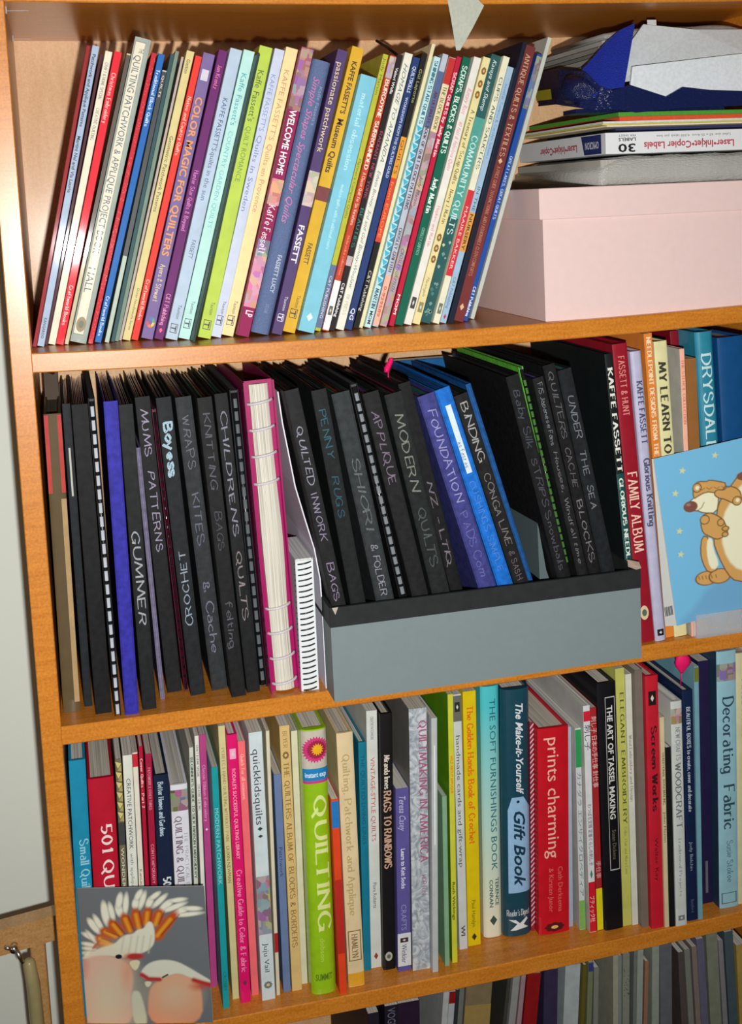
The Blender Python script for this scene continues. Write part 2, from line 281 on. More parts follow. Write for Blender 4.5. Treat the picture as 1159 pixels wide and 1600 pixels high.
# row, kind, x, y, z (cm), lean, thickness, height, depth, colour, label, spine lettering, spine patches, extras
BOOKS = [
(1, 'p', 0.18, 5.31, -30.89, 0.2443, 0.4, 28.5, 21.5, (150, 30, 38), 'thin dark red softcover leaning against the left side of the top shelf', [], [], {}),
(1, 'p', 0.73, 5.26, -30.87, 0.2486, 0.66, 28.47, 21.5, (170, 190, 215), 'pale blue-grey softcover titled Patchwork and Applique Patterns', [('Patchwork and Appliqué Patterns', 0.028, 0.267, (40, 50, 80), 'b', 0.5, 0, ''), ('Martini Nel and Via Laurie', 0.298, 0.486, (40, 50, 80), 'b', 0.5, 0, ''), ('KANGAROO', 0.905, 0.974, (60, 60, 90), 'b', 0.4, 0, '')], [], {}),
(1, 'p', 1.22, 6.86, -30.93, 0.2538, 0.31, 27.91, 20.8, (80, 35, 45), 'very thin maroon booklet beside the pale blue-grey softcover on the top shelf', [], [], {}),
(1, 'p', 1.74, 6.68, -30.9, 0.2584, 0.68, 28.21, 20.9, (236, 232, 208), 'cream softcover with small grey title Creative Quilting', [('CRAFT & HOME SPECIAL', 0.038, 0.164, (110, 110, 105), 's', 0.42, 0, ''), ('CREATIVE QUILTING', 0.192, 0.301, (120, 120, 110), 's', 0.42, 0, '')], [], {}),
(1, 'p', 2.47, 6.14, -30.91, 0.2622, 0.74, 28.14, 21.5, (232, 30, 50), 'bright red softcover titled Christmas Embroidery', [('Christmas Embroidery', 0.072, 0.243, (250, 200, 190), 's', 0.5, 0, ''), ('Craftworld Books', 0.797, 0.934, (250, 220, 210), 's', 0.45, 0, '')], [], {}),
(1, 'p', 3.08, 6.42, -30.97, 0.2759, 0.4, 28.15, 21.2, (205, 195, 160), 'thin cream booklet with a dark brown mottled upper half, after the bright red softcover', [], [(0.005, 0.694, 'm', (75, 60, 45))], {}),
(1, 'h', 4.16, 6.04, -30.84, 0.2755, 1.53, 29.43, 21.5, (165, 178, 170), 'tall grey-green hardback with cream label, titled Quilting Patchwork and Applique Project Book', [('THE', 0.034, 0.05, (70, 80, 80), 'n', 0.3, 0.05, ''), ('QUILTING PATCHWORK & APPLIQUE PROJECT BOOK', 0.057, 0.707, (60, 85, 100), 'n', 0.42, -0.08, ''), ('HALL', 0.754, 0.836, (60, 85, 100), 'n', 0.45, -0.1, '')], [(0.013, 0.974, 'l', (232, 225, 200)), (0.915, 0.966, 'o', (150, 130, 90))], {}),
(1, 'p', 5.28, 5.88, -31.02, 0.2799, 0.48, 28.2, 21.5, (200, 35, 50), 'thin red flecked softcover right of the grey-green project book', [], [(0.016, 0.985, 'k', (225, 120, 110))], {}),
(1, 'p', 6.0, 6.62, -31.01, 0.2816, 0.64, 28.18, 21.0, (30, 105, 185), 'blue softcover titled Traditional Block Quilts', [('Traditional Block Quilts', 0.054, 0.25, (225, 240, 250), 's', 0.5, 0, ''), ('Craftworld Books', 0.839, 0.978, (225, 240, 250), 's', 0.45, 0, '')], [], {}),
(1, 'p', 6.83, 6.47, -31.07, 0.2723, 0.44, 26.57, 21.2, (190, 205, 190), 'short pale booklet with black upper half, right of the blue block quilts softcover', [('QUILTS', 0.019, 0.098, (235, 235, 230), 'n', 0.5, 0, '')], [(0.005, 0.68, 'm', (35, 35, 40))], {}),
(1, 'p', 7.41, 7.1, -31.09, 0.2679, 0.4, 28.21, 20.5, (50, 85, 90), 'thin dark teal softcover between pale thin booklets at the left of the top shelf', [], [], {}),
(1, 'p', 7.81, 7.45, -31.1, 0.2687, 0.4, 28.54, 20.2, (125, 145, 130), 'thin sage green softcover at the left of the top shelf', [], [], {}),
(1, 'p', 8.18, 8.16, -31.12, 0.2787, 0.27, 28.15, 19.5, (195, 178, 168), 'very thin dusty pink booklet left of the cream Geometric Patchwork Patterns', [], [], {}),
(1, 'p', 8.73, 7.62, -31.07, 0.2816, 0.77, 28.61, 20.0, (226, 212, 148), 'cream-yellow softcover titled Geometric Patchwork Patterns', [('Gaston', 0.029, 0.077, (30, 28, 30), 'n', 0.5, 0, ''), ('Geometric Patchwork Patterns', 0.293, 0.554, (30, 28, 30), 'n', 0.5, 0, ''), ('Dover Needlework Series', 0.819, 0.964, (90, 80, 60), 'n', 0.35, 0.1, '')], [], {}),
(1, 'p', 9.51, 7.47, -31.1, 0.2846, 0.67, 28.14, 20.2, (238, 60, 48), 'orange-red softcover titled Native and Country Quilts', [('Native and Country Quilts', 0.141, 0.348, (250, 205, 180), 's', 0.5, 0, ''), ('Craftworld Books', 0.786, 0.93, (250, 215, 190), 's', 0.45, 0, '')], [], {}),
(1, 'p', 10.69, 7.47, -31.06, 0.2773, 1.15, 28.28, 20.2, (128, 108, 162), 'mauve softcover with big orange and yellow title Color Magic for Quilters', [('COLOR MAGIC FOR QUILTERS', 0.152, 0.708, (238, 150, 60), 'b', 0.6, 0, ''), ('Ayers & Stewart', 0.737, 0.868, (225, 205, 150), 's', 0.42, 0, '')], [(0.056, 0.094, 'q', (215, 210, 230)), (0.923, 0.961, 'w', (0, 0, 0))], {}),
(1, 'p', 11.77, 6.77, -31.12, 0.2815, 0.89, 28.59, 20.9, (108, 35, 108), 'deep purple softcover titled Hunter Star Quilts and Beyond', [('Jan Krentz', 0.051, 0.132, (235, 120, 170), 's', 0.45, 0, ''), ('Hunter Star Quilts & Beyond', 0.413, 0.623, (215, 120, 190), 's', 0.45, 0, ''), ('C&T Publishing', 0.842, 0.951, (235, 150, 190), 's', 0.45, 0, '')], [(0.96, 0.978, 'd', (240, 90, 120))], {}),
(1, 'p', 12.89, 5.63, -31.1, 0.2813, 1.17, 28.55, 21.5, (186, 206, 226), 'light blue softcover titled Quilts in the Sun', [("KAFFE FASSETT'S", 0.168, 0.349, (50, 75, 120), 'n', 0.42, 0.02, ''), ('quilts in the sun', 0.353, 0.519, (80, 100, 135), 'n', 0.42, 0.02, ''), ('FASSETT', 0.656, 0.719, (70, 90, 120), 'n', 0.36, 0.05, ''), ('Taunton', 0.88, 0.929, (60, 60, 70), 'n', 0.3, 0.12, '')], [(0.946, 0.978, 'T', (60, 60, 70))], {}),
(1, 'p', 14.11, 5.73, -31.14, 0.2835, 1.1, 28.46, 21.5, (190, 235, 226), 'mint green softcover titled Country Garden Quilts', [("Kaffe Fassett's", 0.079, 0.258, (70, 160, 180), 'n', 0.5, 0.02, ''), ('COUNTRY GARDEN QUILTS', 0.278, 0.613, (110, 185, 190), 'n', 0.4, 0.0, ''), ('Taunton', 0.868, 0.912, (60, 60, 70), 'n', 0.3, 0.12, '')], [(0.93, 0.964, 'T', (60, 60, 70))], {}),
(1, 'p', 14.79, 3.2, -31.27, 0.2826, 0.25, 27.98, 21.5, (35, 60, 50), 'very thin dark green booklet recessed between mint and lime softcovers', [], [], {}),
(1, 'p', 16.02, 5.33, -31.16, 0.2695, 1.27, 28.69, 21.5, (190, 216, 84), 'lime green softcover titled Quilt Romance', [("Kaffe Fassett's", 0.081, 0.255, (75, 95, 50), 'n', 0.5, 0.0, ''), ('QUILT ROMANCE', 0.272, 0.461, (110, 140, 50), 'n', 0.4, -0.02, ''), ('Taunton', 0.876, 0.919, (60, 60, 70), 'n', 0.3, 0.12, '')], [(0.938, 0.971, 'T', (60, 60, 70))], {}),
(1, 'p', 17.23, 6.09, -31.21, 0.2783, 1.02, 28.62, 21.5, (206, 215, 238), 'pale lavender softcover titled Quilts in Sweden', [("KAFFE FASSETT'S", 0.088, 0.283, (135, 150, 195), 'n', 0.48, -0.05, ''), ('Quilts in Sweden', 0.298, 0.561, (120, 130, 175), 'n', 0.48, -0.05, ''), ('Taunton', 0.874, 0.919, (60, 60, 70), 'n', 0.3, 0.12, '')], [(0.925, 0.959, 'T', (60, 60, 70))], {}),
(1, 'p', 18.4, 6.58, -31.2, 0.2815, 1.22, 28.8, 21.1, (246, 226, 166), 'cream-yellow softcover titled Quilts en Provence', [("KAFFE FASSETT'S", 0.076, 0.32, (205, 150, 110), 'n', 0.45, -0.02, ''), ('Quilts en Provence', 0.333, 0.569, (215, 140, 110), 'n', 0.45, -0.02, ''), ('Taunton', 0.878, 0.923, (60, 60, 70), 'n', 0.3, 0.12, '')], [(0.93, 0.964, 'T', (60, 60, 70))], {}),
(1, 'p', 19.75, 5.11, -31.22, 0.2802, 1.22, 28.64, 21.5, (150, 25, 85), 'magenta softcover with patchwork print, titled Welcome Home', [('WELCOME HOME', 0.214, 0.437, (250, 245, 245), 'b', 0.55, -0.02, ''), ('Kaffe Fassett', 0.542, 0.711, (250, 225, 230), 's', 0.55, -0.02, ''), ('LP', 0.91, 0.932, (250, 220, 230), 'b', 0.6, 0.1, '')], [(0.002, 0.214, 'P', (175, 30, 100)), (0.453, 0.542, 'P', (235, 80, 30)), (0.664, 0.72, 'P', (60, 80, 110)), (0.72, 0.899, 'P', (230, 30, 110))], {}),
(1, 'r', 21.55, 5.78, -31.16, 0.2809, 1.81, 27.38, 21.5, (96, 114, 155), 'thick slate-blue cloth hardback with glittery pink script title', [('Simple Shapes Spectacular Quilts', 0.061, 0.594, (205, 110, 170), 'i', 0.38, -0.05, ''), ("Kaffe Fassett's", 0.091, 0.231, (150, 165, 200), 'n', 0.2, 0.28, ''), ('FASSETT LUCY', 0.709, 0.848, (190, 200, 215), 'b', 0.24, 0.12, ''), ('STC Craft', 0.891, 0.924, (140, 155, 190), 'n', 0.2, 0.05, '')], [], {'glit': 1}),
(1, 'p', 23.15, 5.49, -31.29, 0.2864, 1.07, 28.55, 21.5, (86, 66, 116), 'dark purple softcover titled Passionate Patchwork', [('passionate patchwork', 0.044, 0.358, (232, 215, 160), 'n', 0.55, 0.02, ''), ('FASSETT', 0.615, 0.748, (238, 235, 240), 'b', 0.55, 0, ''), ('Taunton', 0.866, 0.916, (225, 225, 235), 'n', 0.3, 0.12, '')], [(0.425, 0.547, 'P', (225, 190, 180)), (0.928, 0.955, 'T', (225, 225, 235))], {}),
(1, 'p', 24.5, 6.32, -31.27, 0.2964, 1.25, 28.97, 21.3, (226, 178, 50), 'mustard yellow softcover titled Museum Quilts', [("KAFFE FASSETT'S", 0.05, 0.232, (70, 50, 30), 'b', 0.42, 0, ''), ('Museum Quilts', 0.25, 0.438, (60, 40, 25), 'b', 0.5, 0, ''), ('FASSETT', 0.686, 0.759, (100, 70, 20), 'b', 0.4, 0, ''), ('Taunton', 0.869, 0.914, (60, 60, 70), 'n', 0.3, 0.12, '')], [(0.488, 0.537, 'm', (120, 45, 45)), (0.918, 0.95, 'T', (60, 60, 70))], {}),
(1, 'p', 26.03, 5.18, -31.23, 0.2977, 1.66, 25.92, 21.5, (130, 203, 224), 'thick aqua blue softcover titled Material Obsession', [('material obsession', 0.068, 0.367, (190, 235, 240), 's', 0.32, 0.0, ''), ('modern quilts with traditional roots', 0.422, 0.675, (190, 235, 240), 's', 0.2, 0.05, '')], [(0.926, 0.959, 'd', (225, 240, 245))], {}),
(1, 'p', 27.54, 6.95, -31.4, 0.2983, 0.58, 28.45, 20.7, (190, 194, 62), "thin olive-green softcover titled Mariner's Compass Quilts, slate blue at its foot", [('Judy Martin', 0.013, 0.145, (100, 120, 50), 'n', 0.55, 0, ''), ("Mariner's Compass Quilts", 0.377, 0.591, (90, 105, 60), 'n', 0.5, 0, ''), ('C&T PUBLISHING', 0.8, 0.954, (225, 225, 235), 'n', 0.5, 0, '')], [(0.76, 0.989, 'm', (90, 110, 150))], {}),
(1, 'p', 28.2, 6.33, -31.39, 0.2988, 0.68, 28.23, 21.3, (200, 72, 45), 'brick-red softcover titled Burgoyne Surrounded', [('BURGOYNE SURROUNDED', 0.085, 0.412, (245, 235, 215), 'S', 0.55, 0, ''), ('A Classic Quilt for Six Variations', 0.423, 0.614, (245, 215, 190), 's', 0.45, 0, ''), ('Nebraska collection', 0.652, 0.796, (235, 150, 120), 's', 0.3, 0, '')], [(0.004, 0.081, 'P', (205, 180, 195)), (0.816, 0.996, 'm', (245, 245, 240)), (0.909, 0.942, 'q', (90, 100, 90))], {}),
(1, 'p', 28.93, 6.61, -31.41, 0.2993, 0.6, 28.36, 21.0, (38, 28, 32), 'black softcover titled Radiant New York Beauties', [('Valori Wells', 0.046, 0.141, (235, 235, 235), 'b', 0.5, 0, ''), ('RADIANT NEW YORK', 0.275, 0.519, (165, 60, 90), 's', 0.5, 0, ''), ('BEAUTIES', 0.554, 0.698, (30, 130, 110), 's', 0.5, 0, ''), ('C&T Publishing', 0.827, 0.951, (235, 235, 235), 'b', 0.5, 0, '')], [(0.729, 0.764, 'P', (220, 170, 150))], {}),
(1, 'p', 29.73, 6.54, -31.38, 0.3012, 0.86, 28.49, 21.1, (238, 238, 222), 'white softcover with slanted title Homage to Amanda', [('HOMAGE TO AMANDA', 0.038, 0.391, (95, 110, 110), 'i', 0.5, 0, ''), ('Edwin Binney, 3rd and Gail Binney-Winslow', 0.424, 0.851, (110, 120, 120), 'i', 0.42, 0, ''), ('RK PRESS', 0.872, 0.947, (190, 185, 160), 's', 0.4, 0, '')], [], {}),
(1, 'p', 30.56, 6.26, -31.4, 0.3022, 0.72, 28.05, 21.4, (38, 62, 118), 'navy blue softcover titled Quiltskills', [('QUILTSKILLS', 0.033, 0.129, (205, 215, 235), 'b', 0.5, 0, ''), ('WORKSHOPS FROM THE QUILTERS GUILD', 0.145, 0.441, (190, 200, 225), 'b', 0.4, 0, ''), ('QG', 0.922, 0.965, (225, 230, 240), 'b', 0.6, 0, '')], [], {}),
(1, 'p', 31.54, 7.16, -31.42, 0.3011, 0.61, 28.55, 20.5, (30, 28, 26), 'black softcover with orange and red panels, titled Quilts from Europe', [('Gül Laporte', 0.056, 0.179, (170, 175, 120), 'n', 0.55, 0, ''), ('QUILTS', 0.313, 0.437, (110, 60, 20), 'n', 0.5, 0, ''), ('from EUROPE', 0.464, 0.668, (245, 160, 70), 'n', 0.5, 0, ''), ('C&T Publishing', 0.789, 0.937, (220, 220, 215), 'n', 0.55, 0, '')], [(0.302, 0.451, 'm', (235, 160, 40)), (0.451, 0.684, 'm', (225, 60, 30))], {}),
(1, 'p', 32.16, 7.68, -31.46, 0.3072, 0.41, 29.7, 19.9, (235, 226, 182), 'tall thin cream booklet standing above its neighbours mid top shelf', [], [], {}),
(1, 'p', 32.75, 7.16, -31.42, 0.3087, 0.7, 28.25, 20.5, (200, 235, 238), 'white and turquoise softcover titled Shining Star Quilts', [('SHINING STAR QUILTS', 0.014, 0.247, (40, 110, 130), 'S', 0.5, 0, ''), ('MARTIN', 0.854, 0.93, (30, 90, 110), 'S', 0.55, 0, ''), ('MOM', 0.939, 0.987, (40, 50, 60), 'b', 0.5, 0, '')], [(0.252, 0.846, 'Z', (60, 185, 215))], {}),
(1, 'p', 33.68, 7.66, -31.43, 0.3084, 0.63, 28.59, 20.0, (190, 200, 215), 'grey-blue softcover titled Ultimate Book of Quilt Block Patterns', [('AN ULTIMATE BOOK OF QUILT BLOCK PATTERNS', 0.136, 0.57, (90, 50, 70), 'S', 0.5, 0, ''), ('CROSLEY-GRIFFITH', 0.636, 0.799, (90, 60, 70), 'S', 0.5, 0, ''), ('0-929589', 0.851, 0.964, (210, 80, 70), 'b', 0.5, 0, '')], [(0.063, 0.269, 'm', (85, 105, 150)), (0.811, 0.995, 'm', (240, 185, 160))], {}),
(1, 'p', 34.44, 7.34, -31.42, 0.3077, 0.73, 28.19, 20.3, (196, 165, 150), 'multicoloured patchwork-print softcover titled The Block Book', [('THE BLOCK BOOK', 0.109, 0.268, (60, 90, 60), 's', 0.5, 0, ''), ('Judy Martin', 0.439, 0.551, (60, 60, 60), 'i', 0.5, 0, ''), ('CROSLEY-GRIFFITH', 0.711, 0.872, (60, 80, 50), 'i', 0.5, 0, '')], [(0.003, 0.098, 'm', (200, 45, 40)), (0.1, 0.275, 'm', (238, 222, 175)), (0.278, 0.992, 'P', (200, 150, 160))], {}),
(1, 'p', 35.3, 7.37, -31.45, 0.302, 0.56, 28.23, 20.3, (196, 28, 62), 'crimson softcover titled Scrap Quilts', [('SCRAP QUILTS by Judy Martin', 0.057, 0.37, (250, 215, 220), 'S', 0.55, 0, ''), ('MOM', 0.882, 0.957, (250, 240, 240), 'b', 0.5, 0, '')], [], {}),
(1, 'p', 36.07, 7.31, -31.4, 0.3047, 0.88, 28.12, 20.3, (12, 102, 78), 'dark green softcover titled Scraps, Blocks and Quilts', [('SCRAPS, BLOCKS & QUILTS', 0.031, 0.358, (225, 245, 235), 'S', 0.55, 0, ''), ('Judy Martin', 0.448, 0.581, (235, 245, 240), 'S', 0.55, 0, ''), ('CROSLEY-GRIFFITH', 0.635, 0.736, (150, 200, 180), 's', 0.35, 0, '')], [], {}),
(1, 'p', 37.02, 7.3, -31.41, 0.3115, 0.82, 28.17, 20.3, (238, 236, 226), 'white softcover with pink script title Rotary Riot', [('Rotary Riot', 0.115, 0.213, (220, 130, 160), 'i', 0.6, 0, ''), ('40 Fast & Fabulous Quilts', 0.239, 0.423, (220, 130, 160), 'i', 0.5, 0, ''), ('Hopkins and Martin', 0.555, 0.706, (225, 150, 160), 's', 0.4, 0, '')], [(0.897, 0.94, 'q', (60, 60, 60))], {}),
(1, 'p', 37.9, 7.23, -31.41, 0.3149, 0.82, 28.18, 20.4, (238, 226, 166), 'cream softcover with brown flower medallions, titled A Treasury of Scrap Quilts', [('A Treasury of Scrap Quilts', 0.196, 0.474, (110, 100, 60), 's', 0.48, 0, ''), ('Nancy J. Martin', 0.494, 0.623, (110, 100, 60), 's', 0.45, 0, ''), ('Martingale', 0.823, 0.898, (130, 120, 90), 'i', 0.4, 0, '')], [(0.034, 0.067, 'f', (160, 110, 60)), (0.082, 0.115, 'f', (160, 110, 60)), (0.122, 0.156, 'f', (160, 110, 60)), (0.657, 0.691, 'f', (150, 105, 60)), (0.698, 0.732, 'f', (150, 105, 60)), (0.739, 0.773, 'f', (150, 105, 60)), (0.918, 0.956, 'q', (150, 140, 100))], {}),
(1, 'p', 38.95, 7.36, -31.37, 0.3135, 1.08, 28.38, 20.3, (42, 92, 92), 'teal leaf-patterned softcover titled Community Quilts', [('Kavaya and Skemp', 0.019, 0.207, (225, 235, 235), 'i', 0.42, 0, ''), ('COMMUNITY QUILTS', 0.3, 0.67, (200, 230, 225), 's', 0.55, 0, '')], [(0.233, 0.605, 'm', (75, 160, 150)), (0.682, 0.99, 'L', (40, 80, 85))], {}),
(1, 'p', 39.88, 6.68, -31.43, 0.3132, 0.71, 28.18, 21.0, (238, 236, 208), 'ivory softcover with red panel, titled Cups and Saucers', [('CUPS AND SAUCERS', 0.077, 0.422, (90, 110, 90), 's', 0.48, 0, ''), ('MAAIKE BAKKER', 0.561, 0.797, (250, 215, 205), 'n', 0.45, 0, '')], [(0.499, 0.821, 'm', (215, 40, 55)), (0.925, 0.964, 'q', (110, 120, 100))], {}),
(1, 'p', 40.62, 6.63, -31.43, 0.3127, 0.68, 27.07, 21.0, (165, 195, 220), 'light blue softcover titled In the Nursery', [('Jennifer Sampou & Carolyn Schmitz', 0.063, 0.357, (110, 150, 190), 's', 0.4, 0, ''), ('IN THE', 0.467, 0.562, (70, 100, 110), 'n', 0.5, 0, ''), ('NURSERY', 0.574, 0.715, (90, 70, 40), 'b', 0.5, 0, ''), ('C&T Publishing', 0.82, 0.944, (90, 120, 150), 'n', 0.45, 0, '')], [(0.567, 0.72, 'm', (230, 160, 70)), (0.964, 0.987, 'd', (190, 30, 90))], {}),
(1, 'p', 41.3, 6, -31.46, 0.3101, 0.49, 29.6, 21.5, (22, 28, 48), 'tall near-black navy softcover recessed behind the light blue nursery title', [], [], {}),
(1, 'p', 42.23, 6.56, -31.35, 0.31, 1.2, 29.16, 21.1, (120, 52, 52), 'reddish brown softcover titled Antique Quilts and Textiles', [('ANTIQUE QUILTS & TEXTILES', 0.03, 0.401, (205, 165, 130), 's', 0.42, 0, ''), ('A PRICE GUIDE TO FUNCTIONAL AND FASHIONABLE CLOTH COMFORTS', 0.436, 0.835, (190, 130, 100), 's', 0.3, 0, '')], [(0.406, 0.427, 'd', (225, 185, 140)), (0.935, 0.961, 'd', (225, 185, 140))], {}),
(1, 'p', 43.19, 7.18, -31.44, 0.3264, 0.57, 28.58, 20.5, (32, 80, 165), 'royal blue softcover titled Great Lakes, Great Quilts', [('GREAT LAKES, GREAT QUILTS', 0.381, 0.618, (200, 220, 245), 's', 0.5, 0, ''), ('C&T Publishing', 0.871, 0.983, (225, 235, 250), 'S', 0.5, 0, '')], [(0.008, 0.203, 'P', (90, 90, 110))], {}),
(1, 'p', 44.52, 8.92, -31.45, 0.3227, 0.47, 30.54, 18.7, (200, 206, 195), 'tall thin pale grey book leaning rightmost of the row above the pink box side', [], [], {}),
(2, 'h', 1.02, 3.37, -66.13, 0.0105, 1.6, 29.03, 22, (92, 76, 48), 'worn brown file with red corners, leftmost on the middle shelf', [], [], {'file': 1, 'mt': (105, 95, 70)}),
(2, 'b', 2.57, 4.4, -66.16, 0.0021, 0.8, 29.76, 22, (28, 34, 38), 'narrow dark slate display folder right of the worn brown file', [], [(0.142, 0.299, 'x', (190, 190, 180))], {}),
(2, 'b', 3.95, 2.04, -66.17, -0.0038, 1.55, 29.96, 22, (17, 16, 18), 'thick plain black display folder second right of the worn brown file', [], [], {}),
(2, 'c', 5.23, 0.61, -66.19, -0.0102, 0.64, 30.63, 22, (15, 15, 20), 'black comb-bound book with white comb teeth left of the blue folder', [], [], {'comb': (0.018, 0.995, 23, (190, 195, 205))}),
(2, 'b', 6.54, 0.88, -66.2, 0.0022, 1.34, 30.22, 22, (48, 44, 160), 'royal blue display folder among the black ones', [], [], {}),
(2, 'b', 8.22, 1.53, -66.21, -0.0085, 1.36, 29.72, 22, (24, 26, 28), 'black display folder chalked GUMMER', [('GUMMER', 0.408, 0.718, (169, 174, 179), 'h', 0.62, 0.0, '')], [], {}),
(2, 'b', 9.63, 3.71, -66.22, -0.0279, 0.49, 25.15, 22, (118, 112, 140), 'thin wavy lilac-grey plastic folder between two chalked black folders', [], [], {'thin': 1}),
(2, 'b', 10.93, 5.24, -66.21, -0.0404, 1.48, 29.81, 22, (23, 24, 26), 'black display folder chalked MUMS PATTERNS', [('MUMS', 0.038, 0.197, (169, 159, 184), 'h', 0.5, 0.0, ''), ('PATTERNS', 0.244, 0.517, (169, 159, 184), 'h', 0.52, 0.05, '')], [], {}),
(2, 'c', 12.05, 4.57, -66.24, -0.0462, 0.4, 28.62, 22, (110, 25, 55), 'thin crimson comb-bound book wedged between black folders', [], [], {'comb': (0.044, 0.971, 28, (60, 10, 30))}),
(2, 'b', 13.08, 3.6, -66.22, -0.0492, 1.49, 29.85, 22, (27, 30, 33), 'black display folder with silver scribble above chalked CROCHET', [('Boyess', 0.082, 0.263, (174, 204, 219), 'h', 0.6, 0, 'B'), ('CROCHET', 0.509, 0.761, (154, 169, 184), 'h', 0.5, 0.0, 'U')], [], {}),
(2, 'b', 15.28, 4.26, -66.23, -0.0593, 1.59, 29.68, 22, (44, 47, 50), 'dark grey display folder chalked WRAPS and Cache', [('WRAPS', 0.06, 0.242, (114, 114, 124), 'h', 0.5, 0.0, ''), ('KITES', 0.319, 0.5, (109, 114, 129), 'h', 0.5, 0.0, ''), ('& Cache', 0.623, 0.87, (124, 124, 144), 'h', 0.5, 0.0, '')], [], {}),
(2, 'b', 16.84, 1.73, -66.25, -0.0518, 1.45, 29.84, 22, (21, 22, 23), 'black display folder chalked KNITTING', [('KNITTING', 0.05, 0.304, (99, 99, 109), 'h', 0.5, 0.0, ''), ('BAGS', 0.372, 0.504, (79, 79, 89), 'h', 0.5, 0.0, ''), ('felting', 0.674, 0.835, (94, 94, 104), 'h', 0.5, 0.0, '')], [], {}),
(2, 'b', 18.38, 2.4, -66.27, -0.0478, 1.3, 30.0, 22, (21, 23, 25), 'black display folder chalked CHILDRENS QUILTS', [('CHILDRENS', 0.057, 0.471, (144, 144, 159), 'h', 0.5, 0.0, ''), ('QUILTS', 0.52, 0.754, (144, 134, 134), 'h', 0.5, 0.0, '')], [], {}),
(2, 'c', 19.47, 3.03, -66.29, -0.0383, 0.87, 30.13, 22, (25, 28, 33), 'black book with grey comb binding beside the magenta ring-bound folder', [], [], {'cw': 0.8, 'comb': (0.022, 0.977, 23, (95, 103, 105))}),
(2, 'M', 21.41, 0.86, -66.27, -0.0318, 3.02, 31.07, 22, (165, 20, 95), 'magenta ring-bound folder with clear rings around white pages', [], [], {}),
(2, 'N', 23.79, 0.78, -66.32, 0.0054, 1.74, 13.3, 22, (215, 222, 228), 'small white notebook with black spiral wire standing beside the grey box', [], [], {}),
(2, 'b', 27.97, -1.6, -65.86, -0.1619, 1.46, 30.36, 22, (25, 26, 28), 'black folder chalked QUILTED INWORK BAGS, leftmost in the grey box', [('QUILTED', 0.118, 0.311, (154, 154, 169), 'h', 0.52, 0, ''), ('INWORK', 0.336, 0.498, (144, 134, 159), 'h', 0.52, 0, ''), ('BAGS', 0.567, 0.697, (144, 129, 154), 'h', 0.5, 0, '')], [], {}),
(2, 'b', 29.64, -1.6, -65.88, -0.1318, 1.52, 30.03, 22, (21, 24, 25), 'black folder chalked PENNY RUGS in the grey box', [('PENNY', 0.063, 0.227, (54, 99, 114), 'h', 0.52, 0, ''), ('RUGS', 0.282, 0.421, (49, 89, 104), 'h', 0.52, 0, '')], [], {}),
(2, 'b', 32.6, -1.6, -65.83, -0.1632, 1.83, 29.7, 22, (46, 51, 53), 'charcoal grey folder chalked SHIORI and FOLDER in the grey box', [('SHIORI', 0.219, 0.471, (99, 109, 109), 'h', 0.45, 0, ''), ('& FOLDER', 0.515, 0.693, (154, 154, 169), 'h', 0.4, 0, '')], [], {}),
(2, 'c', 34.8, -1, -65.91, -0.1821, 0.75, 30.48, 22, (15, 16, 18), 'black comb-bound book with white dashes in the grey box', [], [], {'comb': (0.025, 0.712, 20, (130, 135, 140))}),
(2, 'b', 36.45, -1.6, -65.82, -0.1954, 1.66, 29.64, 22, (23, 25, 25), 'black folder chalked APPLIQUE in the grey box', [('APPLIQUE', 0.062, 0.314, (129, 114, 134), 'h', 0.5, 0, '')], [], {}),
(2, 'b', 38.54, -1.6, -65.8, -0.1928, 1.84, 29.32, 22, (28, 32, 32), 'dark folder chalked MODERN QUILTS in the grey box', [('MODERN', 0.07, 0.347, (129, 134, 124), 'h', 0.5, 0, ''), ('QUILTS', 0.399, 0.609, (79, 89, 89), 'h', 0.5, 0, '')], [], {}),
(2, 'b', 40.59, -0.4, -65.85, -0.2076, 1.28, 30.22, 21.6, (19, 18, 20), 'black folder chalked NZ QUILTING squeezed left of the indigo folder', [('NZ - LTIQ', 0.336, 0.637, (124, 114, 124), 'h', 0.5, 0, '')], [], {}),
(2, 'b', 44.04, -1.6, -65.74, -0.2705, 1.82, 29.39, 22, (62, 64, 132), 'indigo folder chalked FOUNDATION', [('FOUNDATION', 0.052, 0.389, (154, 154, 204), 'h', 0.5, 0, ''), ('PADS Com', 0.419, 0.661, (104, 104, 169), 'h', 0.5, 0, '')], [], {}),
(2, 'b', 46.01, -1.6, -65.76, -0.2765, 1.6, 29.94, 22, (18, 110, 205), 'bright blue folder with a narrow white label in the grey box', [('as fast as', 0.187, 0.279, (94, 114, 134), 'h', 0.3, 0, ''), ('CUSHINGS SIMPLE', 0.327, 0.653, (84, 134, 214), 'h', 0.45, 0, '')], [(0.059, 0.299, 'j', (215, 232, 238))], {'slv': (20, 95, 160)}),
(2, 'b', 47.73, -1.6, -65.77, -0.2793, 1.51, 29.21, 22, (25, 25, 26), 'black folder chalked BINDING in the grey box', [('BINDING', 0.027, 0.246, (169, 169, 169), 'h', 0.52, 0, ''), ('CONGA LINE', 0.287, 0.554, (124, 119, 119), 'h', 0.48, 0, ''), ('& SASH', 0.576, 0.685, (114, 99, 104), 'h', 0.45, 0, '')], [], {}),
(2, 'b', 49.27, 0.5, -65.9, -0.2744, 0.59, 29.97, 20.7, (22, 85, 150), 'thin blue plastic folder right of the folder chalked BINDING', [], [], {'thin': 1}),
